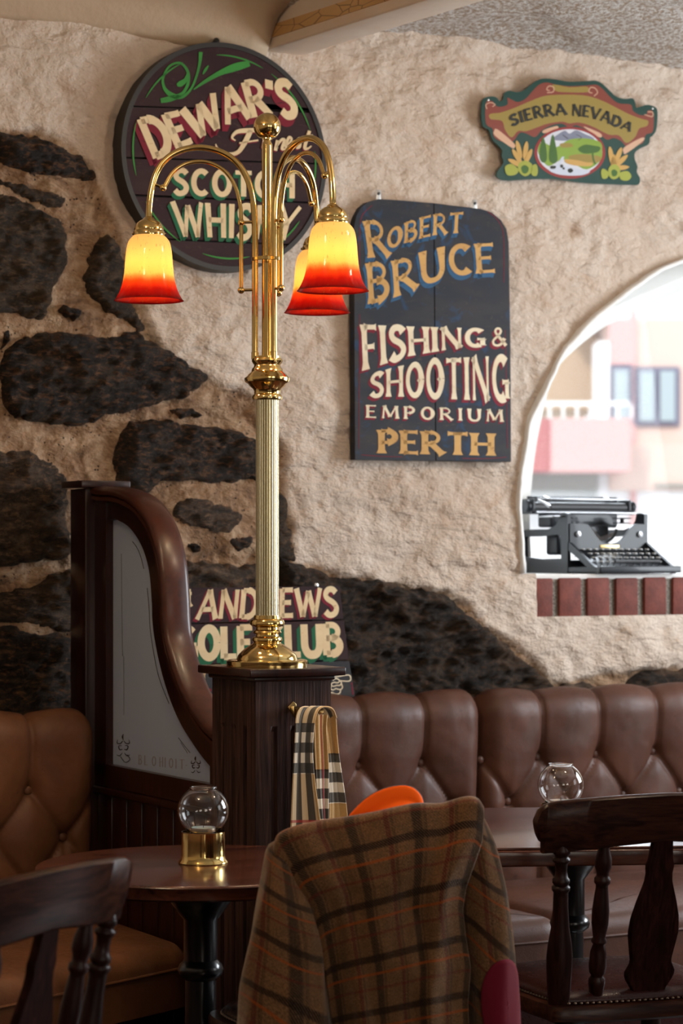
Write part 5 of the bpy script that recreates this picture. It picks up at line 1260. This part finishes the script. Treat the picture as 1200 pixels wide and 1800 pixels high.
def arm(ang, sx=1.0):
    d = Vector((cos(ang), sin(ang), 0)); r0 = 21.5 * S; k = (AR - r0) / (209 - 21.5) / S
    def Q(rr, h): return d * ((21.5 + (rr - 21.5) * k) * S) + Vector((0, 0, h * S))
    hx = lambda y: 1171 - y
    pts = [(21.5, 535), (21.5, 600), (21.5, 700), (21.5, hx(420)), (22.5, hx(378)), (27, hx(340)), (38, hx(308)), (57, hx(283)), (84, hx(267)), (117, hx(260.5)), (150, hx(265)), (177, hx(280)), (195, hx(304)), (205, hx(338)), (209, hx(372)), (209, hx(390))]
    a = M().tube([Q(p[0], p[1]) for p in smooth(pts, 5)], 5.6 * S, 14).build('arm', MT['brass'], t, shade=60)
    M().lathe([(6.6 * S, 0), (6.8 * S, 5 * S), (5.6 * S, 7 * S)], 20, Q(209, hx(391))).build('collar', MT['brass'], a)
    M().lathe([(6.5 * S, 0), (6.5 * S, 12 * S), (5.6 * S, 13 * S)], 20, Q(21.5, 540)).build('collar', MT['brass'], a)
    ip = [(46, hx(510)), (46, hx(450)), (46, hx(392)), (48, hx(360)), (58, hx(325)), (78, hx(299)), (108, hx(286)), (140, hx(288)), (165, hx(303)), (180, hx(327)), (184, hx(333))]
    i = M().tube([Q(p[0], p[1]) for p in smooth(ip, 5)], 3.6 * S, 10); s = i.build('scroll_rod', MT['brass'], t, shade=60)
    for (p, q) in (((46, hx(510)), (21.5, hx(509))), ((46, hx(391)), (22, hx(390))), ((184, hx(332)), (204, hx(324)))):
        M().ball(Q(*p), 6.3 * S, 16).build('ball_joint', MT['brass'], s, shade=180); M().tube([Q(*p), Q(*q)], 2.6 * S, 8).build('link', MT['brass'], s)
    # gallery and shade hang from the end of the arm
    E = Q(209, hx(388)); c = Vector((E.x, E.y, E.z))
    gal = [(27.2, -29), (27.6, -27), (27.2, -21), (25.5, -19), (26.0, -17), (22, -7), (15, -1.5), (11, 0), (9, 3), (6, 5)]
    g_ = M().lathe([(r * S, z * S) for r, z in gal], 40, c).build('gallery', MT['brass'], t, shade=45)
    for q in range(3):
        b_ = q * 2 * pi / 3 + .6; M().tube([c + Vector((cos(b_) * 26 * S, sin(b_) * 26 * S, -23 * S)), c + Vector((cos(b_) * 33 * S, sin(b_) * 33 * S, -23 * S))], 2.2 * S, 8).build('thumb_screw', MT['brass'], g_)
    sh_o = [(61, 0), (58.5, 2.5), (54, 10), (49.5, 20), (46, 32), (43.5, 46), (42, 62), (40.8, 78), (39, 92), (36, 103), (31, 110), (27, 114), (26, 118)]
    zt_ = E.z - 24 * S - 118 * S
    o_ = [(p[0], p[1]) for p in smooth([(r, z) for r, z in sh_o], 4)]
    pr = [(r * S, z * S) for r, z in o_] + [((r - 2.2) * S, z * S + (0 if z > 1 else .0005)) for r, z in o_[::-1]]
    n_ = 56; o = M().lathe(pr + [pr[0]], n_, cap=False).build('glass_shade', MT['shade'], t, shade=60); o.location = (c.x, c.y, zt_)
    bu = M().ball((0, 0, 0), .017, 18, 1.15).build('bulb', MT['bulb'], t, shade=180); bu.location = (c.x, c.y, zt_ + 60 * S)
    M().lathe([(.013, -.002), (.013, .030), (.008, .042)], 18, (c.x, c.y, zt_ + 75 * S)).build('lamp_holder', MT['brass_dull'], t)
    l = bpy.data.lights.new('bulb_light', 'POINT'); l.energy = 12; l.color = (1, .80, .50); l.shadow_soft_size = .021
    lo_ = bpy.data.objects.new('bulb_light', l); COL.objects.link(lo_); lo_.parent = t; lo_.location = (c.x, c.y, zt_ + 58 * S)
arm(radians(185)); arm(radians(-56)); arm(radians(65.5))

# ------------------------------------------------------------------ coat hook and scarf on the post's right face
t = thing('coat_hook', 'small brass coat hook screwed to the lamp post', 'hook', (C1[0], C1[1], 0), TH)
def Fp(px, py, off=0.0):
    """photo ray -> (x, z) in the post frame on its right-hand face (V = -hw - off)"""
    dx = (px - CX) / FPX; cv = -(C1 @ V); tt = (-hw - off - cv) / (dx * V[0] + V[1])
    return np.array([-(C1 @ U) + tt * (dx * U[0] + U[1]), EYE + tt * (CY - py) / FPX])
h = Fp(512, 1243); yv = -hw
M().prism([(h[0] - .010, h[1] + .0), (h[0] - .002, h[1] - .012), (h[0] + .009, h[1] - .006), (h[0] + .011, h[1] + .006), (h[0] + .003, h[1] + .013)], yv, yv - .004).build('back_plate', MT['brass_dull'], t, bevel=.001)
M().tube([(h[0], yv - .003, h[1] - .002), (h[0], yv - .012, h[1] - .013), (h[0] - .003, yv - .026, h[1] - .017), (h[0] - .006, yv - .036, h[1] - .010), (h[0] - .007, yv - .040, h[1] + .001)], [.006, .0055, .005, .0055, .007], 12).build('prong', MT['brass_dull'], t, shade=60)
hb = Fp(545, 1249, 0)
M().tube([(hb[0], yv, hb[1] - .004), (hb[0], yv - .03, hb[1] - .008), (hb[0], yv - .052, hb[1] + .004)], [.005, .0045, .006], 12).build('prong', MT['brass_dull'], t, shade=60)

t = thing('scarf', 'beige wool scarf with black, white and red check hanging from the post', 'scarf', (C1[0], C1[1], 0), TH)
def cloth_strip(rows, name, mt_, u0=0, v0=0, uvw=.11, fold=.006, nf=1.5, par=t, m=26, ph=0., vs=1.0, thick=.003):
    """rows: list of (left px, right px, py, off) ; strip surface in the post frame"""
    R = [np.array(r, float) for r in rows]; R = smooth(R, 8); n_ = len(R); G = np.zeros((n_, m, 3)); uv = np.zeros((n_, m, 2)); acc = 0; prev = None
    for i, r in enumerate(R):
        a, b_ = Fp(r[0], r[2], r[3]), Fp(r[1], r[2], r[3]); mid = (a + b_) / 2
        if prev is not None: acc += math.hypot(mid[1] - prev[0], r[3] - prev[1])
        prev = (mid[1], r[3])
        for j in range(m):
            s = j / (m - 1); x = a[0] + (b_[0] - a[0]) * s
            wv = fold * sin(s * pi * 2 * nf + ph + i * .012) + .35 * fold * sin(s * 19 + i * .05 + ph)
            edge = -.006 * (abs(2 * s - 1) ** 6)
            G[i, j] = (x, -hw - r[3] - wv - edge * -1, a[1] + (b_[1] - a[1]) * s); uv[i, j] = (u0 + s * uvw, v0 + acc * vs)
    o = M().grid(G).build(name, mt_, par, shade=180, solid=thick, off=0, uv=uv.reshape(-1, 2)); return o
# the strip that hangs behind on the right, then the narrow middle fall, then the front fall
cloth_strip([(548, 582, 1246, .040), (556, 588, 1262, .036), (566, 590, 1290, .032), (572, 594, 1330, .030), (574, 600, 1370, .030), (575, 606, 1410, .030), (574, 610, 1450, .030), (572, 612, 1500, .030)], 'back_fall', MT['scarf'], .075, -.025, .035, .004, .7, ph=1.2)
cloth_strip([(545, 574, 1256, .046), (548, 572, 1280, .046), (549, 574, 1310, .045), (551, 576, 1350, .044), (554, 576, 1400, .043), (560, 576, 1450, .042), (562, 577, 1500, .042)], 'middle_fall', MT['scarf'], .060, -.045, .016, .004, .6, ph=.4)
cloth_strip([(560, 590, 1262, .036), (548, 584, 1247, .044), (534, 572, 1242, .054), (524, 560, 1246, .062), (518, 553, 1262, .066), (517, 549, 1290, .066), (515, 548, 1330, .064), (513, 551, 1370, .062), (511, 556, 1410, .060), (509, 562, 1460, .058), (507, 566, 1510, .058)], 'front_fall', MT['scarf'], .0, .0, .060, .0035, .55, ph=2.2)

# ------------------------------------------------------------------ tweed jacket over the chair
t = thing('tweed_jacket', 'brown checked tweed jacket with upturned orange collar draped over a chair', 'jacket', (.055, 4.30, .42)); jo = Vector(t.location)
def jac(x, y, Y): q = PX(x, y, Y); return np.array(q) - np.array(jo)
TOPL = smooth([(482, 1500), (490, 1482), (515, 1470), (560, 1459), (610, 1452), (660, 1443), (700, 1434), (735, 1428), (775, 1428), (815, 1417), (838, 1418), (849, 1432)], 8)
TOPL = np.array(TOPL); Lc = np.concatenate([[0], np.cumsum(np.hypot(*np.diff(TOPL, axis=0).T))]); Lc /= Lc[-1]
LEFT = np.array([(482, 1500), (520, 1560), (548, 1600), (560, 1640), (568, 1690), (575, 1740), (582, 1790), (590, 1860)], float)
RIGHT = np.array([(849, 1432), (846, 1480), (832, 1520), (818, 1560), (812, 1600), (818, 1650), (826, 1700), (822, 1760), (826, 1860)], float)
def edge(E, v): k = (E[:, 1] - E[0, 1]) / (E[-1, 1] - E[0, 1]); return np.interp(v, k, E[:, 0]), E[0, 1] + v * (E[-1, 1] - E[0, 1])
def Ydepth(px): return 4.235 + .40 * (px - 660) / 1000
ns, nv_ = 110, 100
G = np.zeros((nv_ + 14, ns, 3)); UVs = np.zeros((nv_ + 14, ns, 2))
for i in range(nv_ + 14):
    v = (i - 13) / nv_
    for j in range(ns):
        s = j / (ns - 1)
        tx, ty = np.interp(s, Lc, TOPL[:, 0]), np.interp(s, Lc, TOPL[:, 1])
        vv = max(v, 0)
        lx, ly = edge(LEFT, vv); rx, ry = edge(RIGHT, vv)
        bx = lx + s * (rx - lx); by = ly + s * (ry - ly)
        l0 = LEFT[0, 0] + s * (RIGHT[0, 0] - LEFT[0, 0]); y0 = LEFT[0, 1] + s * (RIGHT[0, 1] - LEFT[0, 1])
        k = (1 - vv) ** 1.6
        x = bx + (tx - l0) * k; y = by + (ty - y0) * k
        bulge = .030 * (1 - (2 * s - 1) ** 2) * min(1, vv * 4) + .012 * min(1, vv * 6)
        # folds: shoulder drag lines, a vertical valley left of centre, small buckles
        fo_ = .006 * math.exp(-((s - .16 - .10 * vv) / .05) ** 2) - .006 * math.exp(-((s - .26 - .05 * vv) / .06) ** 2) + .006 * math.exp(-((s - .55 + .1 * vv) / .09) ** 2)
        fo_ += .010 * math.exp(-((s - .93 + .25 * vv) / .06) ** 2) * (1 - vv * .3) - .007 * math.exp(-((s - .82 + .25 * vv) / .06) ** 2)
        fo_ += .007 * sin(s * 15 + vv * 5) * min(1, vv * 3) + .007 * float(fbm(np.array([s * 4.5 + 3]), np.array([vv * 3.]), 3)[0]) * min(1, vv * 3 + .2)
        Y = Ydepth(x) - bulge - fo_
        if i < 14:                                                # roll over the crest rail and down its far side
            e = (13 - i) / 13; a = e * pi
            ext = np.array([0, .030 * (1 - cos(a)), .012 * sin(a) - max(0, e - .5) * .12])
            p = jac(tx, ty, Ydepth(tx) - (.0 + fo_)) + ext
        else: p = jac(x, y, Y)
        G[i, j] = p; UVs[i, j] = (s * .40 + (0 if i > 13 else 0), -(v) * .40 * (1 + .04 * s) - s * .02 - .018)
M().grid(G).build('back_panel', MT['tweed'], t, shade=180, solid=.005, off=0, uv=UVs.reshape(-1, 2))
def sleeve(rows, name, uo=0, m=40, par=t, mt_=None):
    """rows: (centre px, py, half width px, depth, half depth m)"""
    R = smooth([np.array(r, float) for r in rows], 12); n_ = len(R); G = np.zeros((n_, m, 3)); uv = np.zeros((n_, m, 2))
    for i, r in enumerate(R):
        c = jac(r[0], r[1], r[3]); w = r[2] / FPX * r[3]
        e = min(1, (i + .4) / 5.) ** .5
        for j in range(m):
            a = 2 * pi * j / m; f = 1 + .035 * sin(a * 3 + i * .08) + .02 * sin(a * 7 + i * .16) + .03 * float(fbm(np.array([a * 1.3]), np.array([i * .06 + uo * 9]), 2)[0])
            G[i, j] = (c[0] + w * cos(a) * f * e, c[1] + r[4] * sin(a) * f * e + .40 * w * cos(a), c[2]); uv[i, j] = (uo + a / (2 * pi) * .34, -i / n_ * .42 + .035 * (cos(a)))
    return G, uv
GL_, uv = sleeve([(494, 1474, 16, 4.215, .02), (492, 1500, 28, 4.20, .035), (496, 1540, 38, 4.19, .045), (500, 1590, 50, 4.18, .052), (502, 1640, 60, 4.175, .058), (501, 1700, 70, 4.17, .060), (500, 1760, 78, 4.165, .062), (500, 1870, 88, 4.16, .062)], 'l', .0)
M().grid(GL_[:, ::-1], closed_v=True).build('sleeve', MT['tweed'], t, shade=180, uv=uv[:, ::-1].reshape(-1, 2))
GR_, uv = sleeve([(826, 1424, 16, 4.345, .02), (832, 1450, 24, 4.345, .035), (838, 1500, 36, 4.35, .045), (848, 1560, 42, 4.36, .052), (854, 1620, 46, 4.365, .055), (862, 1700, 47, 4.37, .055), (868, 1780, 47, 4.37, .055), (872, 1870, 46, 4.37, .055)], 'r', .2)
sr = M().grid(GR_[:, ::-1], closed_v=True).build('sleeve', MT['tweed'], t, shade=180, uv=uv[:, ::-1].reshape(-1, 2))
# oval suede patch sewn to the elbow
cen_ = jac(893, 1765, 4.33); best = None; n_, m_n = GR_.shape[:2]
cR = GR_.mean(1, keepdims=True); off_ = GR_ - cR; off_ /= np.linalg.norm(off_, axis=-1, keepdims=True) + 1e-9; Gp = GR_ + off_ * .0028
Pm = GR_.reshape(-1, 3); dd_ = (Pm[:, 0] - cen_[0]) ** 2 + (Pm[:, 2] - cen_[2]) ** 2 + np.where(Pm[:, 1] > np.repeat(cR[:, 0, 1], m_n), 1, 0)
ic, jc = divmod(int(np.argmin(dd_)), m_n); mk = M(); Gq = np.zeros((12, 40, 3))
ri = .085 / abs(GR_[ic + 2, 0, 2] - GR_[ic - 2, 0, 2]) * 4
for a_ in range(12):
    for b_ in range(40):
        fi = np.clip(ic + ri * a_ / 11 * sin(b_ / 40 * 2 * pi), 0, n_ - 1.001); fj = (jc + 6.5 * a_ / 11 * cos(b_ / 40 * 2 * pi)) % m_n
        i0, j0 = int(fi), int(fj); u_, w_2 = fi - i0, fj - j0; j1 = (j0 + 1) % m_n
        Gq[a_, b_] = (Gp[i0, j0] * (1 - w_2) + Gp[i0, j1] * w_2) * (1 - u_) + (Gp[i0 + 1, j0] * (1 - w_2) + Gp[i0 + 1, j1] * w_2) * u_
mk.grid(Gq, closed_v=True)
mk.build('elbow_patch', MT['patch'], sr, shade=180, solid=.0012, off=0)
# upturned collar: orange felt underside
co = np.array(smooth([(598, 1458), (612, 1436), (640, 1407), (668, 1390), (698, 1382), (722, 1384), (738, 1398), (745, 1420)], 8))
cm = np.array(smooth([(612, 1458), (630, 1444), (655, 1426), (682, 1412), (704, 1406), (722, 1408), (734, 1414), (742, 1424)], 8))
ci = np.array(smooth([(630, 1462), (650, 1450), (672, 1438), (694, 1428), (712, 1424), (726, 1424), (736, 1428), (741, 1434)], 8))
n_ = len(co); G = np.zeros((n_, 11, 3))
for i in range(n_):
    for j in range(11):
        s = j / 10
        if s < .5: p = co[i] + (cm[i] - co[i]) * s * 2; Y = 4.335 - .012 * sin(s * pi)
        else: p = cm[i] + (ci[i] - cm[i]) * (s - .5) * 2; Y = 4.323 - .055 * (s - .5) * 2 + .01 * sin((s - .5) * 2 * pi)
        G[i, j] = jac(p[0], p[1], Y)
M().grid(G).build('under_collar', MT['orange'], t, shade=180, solid=.003, off=0)
M().tube([jac(p[0], p[1], 4.337) for p in co], .0022, 8).build('collar_edge', MT['piping'], t, shade=60)

# ------------------------------------------------------------------ antique typewriter on the sill
tb = Wl(1000, 1003, -.14); t = thing('typewriter', 'old black cast-iron typewriter on the white window sill', 'typewriter'); wall_xform(t, float(tb[0]), SILL_Z - .001, .14)
bm_ = mat('glossy_black_enamel', (.010, .012, .016), .4, 0, Coat_Weight=.15, Specular_IOR_Level=.3); nk = mat('nickel_plate', (.36, .36, .37), .3, 1); kw = mat('ivory_key_face', (.70, .66, .56), .35); rb = mat('rubber_platen', (.03, .03, .032), .5)
Wd, Dp, H = .285, .27, .185                   # frame; x across from left front corner, y back
def side(x):
    m_ = M(); o_ = [(0, .012), (0, .150), (-.010, .188), (.05, .192), (.07, .160), (.12, .160), (.16, .176), (.26, .176), (.275, .150), (.262, .03), (.275, .012)]
    def ringp(poly, hole):
        # bridge outline and hole by quads between matching samples
        k = 40
        def res(P):
            P = np.array(P + [P[0]], float); L = np.concatenate([[0], np.cumsum(np.hypot(*np.diff(P, axis=0).T))]); q = np.linspace(0, L[-1], k, endpoint=False)
            return np.stack([np.interp(q, L, P[:, 0]), np.interp(q, L, P[:, 1])], -1)
        A, B = res(poly), res(hole); c = B.mean(0)
        aa = np.arctan2(*(A - c).T[::-1]); ba_ = np.arctan2(*(B - c).T[::-1]); s0_ = int(np.argmin(np.abs(np.angle(np.exp(1j * (ba_ - aa[0])))))); B = np.roll(B, -s0_, 0)
        v = [(x - .006, a[0], a[1]) for a in A] + [(x - .006, a[0], a[1]) for a in B] + [(x + .006, a[0], a[1]) for a in A] + [(x + .006, a[0], a[1]) for a in B]; f = []
        for i in range(k):
            j = (i + 1) % k; f += [(i, j, k + j, k + i), (2 * k + j, 2 * k + i, 3 * k + i, 3 * k + j), (i, 2 * k + i, 2 * k + j, j), (k + i, k + j, 3 * k + j, 3 * k + i)]
        m_.add(v, f)
    ringp([(0, .0), (0, .120), (0, .182), (.04, .186), (.052, .150), (.10, .134), (.20, .134), (.285, .130), (.275, .0), (.14, 0)], [(.035, .045), (.035, .112), (.06, .118), (.15, .112), (.235, .112), (.232, .050), (.14, .043)])
    m_.f = m_.f; return m_
for x in (0, Wd): side(x).build('side_frame', bm_, t, shade=30)
M().rbox((Wd / 2, .135, .028), (Wd, .26, .024), .004).build('base_frame', bm_, t)
# front apron with its scooped opening
sc = [(0, .075), (0, .150), (.055, .150), (.075, .140), (.098, .112), (.120, .095), (.150, .090), (.180, .095), (.202, .112), (.225, .140), (.245, .150), (Wd, .150), (Wd, .075)]
M().prism(smooth(sc[1:12], 4)[::1] + [(Wd, .070), (0, .070)], .006, -.004).build('front_apron', bm_, t, bevel=.0015)
M().rbox((.145, -.0055, .081), (.07, .002, .010), .0008).build('maker_plate', MT['brass_dull'], t)
for x in (.028, Wd - .028): M().lathe([(.009, 0), (.009, .006), (.001, .008)], 14, (x, -.004, .118), axis=(0, -1, 0)).build('knob', nk, t)
# keyboard: sloping arms and four rows of round keys
for s in (0, Wd): M().prism([(-.155, .004), (-.155, .018), (-.02, .082), (0, .10), (0, .0), (-.02, .0)], 0, 1)
for x in (-.004, Wd - .006):
    m_ = M(); pr_ = [(-.165, .004), (-.165, .016), (-.135, .022), (-.012, .090), (0, .095), (0, .070), (-.03, .055), (-.10, .020), (-.03, .018), (0, .018), (0, .004)]
    m_.prism(pr_, 0, 1); m_.v = [(x + .010 * (1 - y), xx, z) for xx, y, z in m_.v]; m_.f = [f[::-1] for f in m_.f]; m_.build('keyboard_arm', bm_, t)
M().rbox((Wd / 2, -.162, .012), (Wd + .012, .018, .020), .003).build('front_rail', bm_, t)
M().rbox((Wd / 2, -.072, .036), (Wd - .02, .165, .005), .001, rx=radians(24)).build('keyboard_tray', bm_, t)
kl = M()
for r in range(4):
    y = -.040 - .029 * r; z = .070 - .0125 * r
    for c in range(11 if r < 3 else 10):
        x = .022 + c * .0236 + .006 * (r % 2)
        kk_ = M().lathe([(.0075, 0), (.0080, .001), (.0080, .003), (.0072, .0038)], 14, (x, y, z)).build('key', nk, t)
        M().lathe([(.0066, 0), (.0060, .0008)], 12, (x, y, z + .0038)).build('key_face', kw, kk_)
        kl.tube([(x, y, z), (x, y + .004, z - .012), (x, y + .05, z - .022)], .0012, 5)
tag(kl.build('key_levers', bm_, t), kind='stuff')
M().tube([(.06, -.152, .036), (Wd - .06, -.152, .036)], .005, 10).build('space_bar', rb, t)
# type basket, ribbon spools, carriage
tb_ = M()
for k in range(30):
    a = pi * (.08 + .84 * k / 29); tb_.tube([(.145 - .062 * cos(a), .055, .135 - .045 * sin(a)), (.145 - .030 * cos(a), .085, .115 - .02 * sin(a)), (.145 - .012 * cos(a), .11, .14)], .0013, 5)
tag(tb_.build('typebars', nk, t), kind='stuff')
M().tube([(.145 - .066 * cos(a), .052, .140 - .05 * sin(a)) for a in np.linspace(.1, pi - .1, 20)], .005, 8).build('type_basket_ring', bm_, t)
for x in (.045, Wd - .04): M().lathe([(.028, 0), (.028, .003), (.006, .004), (.006, .014), (.028, .015), (.028, .018)], 28, (x, .07, .152)).build('ribbon_spool', bm_, t)
M().rbox((Wd / 2, .16, .165), (Wd - .03, .07, .05), .008).rbox((Wd / 2, .135, .11), (.17, .05, .08), .01).rbox((.05, .15, .09), (.03, .06, .07), .008).build('mechanism', bm_, t)
M().rbox((Wd / 2, .165, .188), (Wd + .10, .075, .014), .004).build('carriage_bed', bm_, t)
M().tube([(-.04, .118, .186), (Wd + .05, .118, .186)], .0035, 10).build('carriage_rail', nk, t)
M().tube([(-.045, .15, .203), (Wd + .045, .15, .203)], .0150, 28).build('platen', rb, t, shade=60)
for x, s in ((-.045, -1), (Wd + .045, 1)): M().lathe([(.017, 0), (.019, .004), (.019, .012), (.016, .016)], 22, (x, .15, .205), axis=(s, 0, 0)).build('platen_knob', bm_, t)
M().rbox((Wd / 2, .190, .226), (Wd + .05, .010, .022), .003).build('paper_table', bm_, t)
M().rbox((Wd / 2, .135, .228), (Wd + .05, .006, .006), .002).build('paper_bail', nk, t)
for x in (.03, Wd - .03): M().tube([(x, .14, .226), (x, .18, .236)], .003, 8).build('bail_arm', nk, t)
for x in (-.04, Wd + .035): M().rbox((x, .165, .205), (.012, .07, .045), .004).build('carriage_end', bm_, t)
M().tube([(-.045, .10, .222), (-.05, .06, .214), (-.048, .03, .200)], [.004, .004, .006], 10).build('return_lever', nk, t)
M().rbox((-.022, .06, .172), (.05, .08, .006), .002).build('side_shelf', nk, t)
for x, y in ((.01, -.15), (Wd - .01, -.15), (.012, .03), (Wd - .012, .03), (.012, .25), (Wd - .012, .25)): M().lathe([(.010, 0), (.009, .008)], 14, (x, y, -.0005)).build('foot', rb, t)
o = bpy.data.objects

# ------------------------------------------------------------------ put each thing's origin at its own base
bpy.context.view_layer.update()
from mathutils import Matrix
for o in list(COL.objects):
    if o.parent is None and o.type == 'EMPTY' and o.name.split('.')[0] in ('round_sign', 'emporium_sign', 'golf_club_sign', 'tin_sign', 'banquette', 'coat_hook', 'scarf'):
        pts = []
        def walk(x):
            for c in x.children:
                if c.type == 'MESH': pts.extend([c.matrix_local @ v.co for v in c.data.vertices] if c.parent == o else [])
                walk(c)
        walk(o)
        if not pts: continue
        lo = Vector([min(p[i] for p in pts) for i in range(3)]); hi = Vector([max(p[i] for p in pts) for i in range(3)])
        d = Vector(((lo.x + hi.x) / 2, (lo.y + hi.y) / 2, lo.z))
        for c in o.children: c.location = c.location - d
        o.location = o.matrix_world @ d
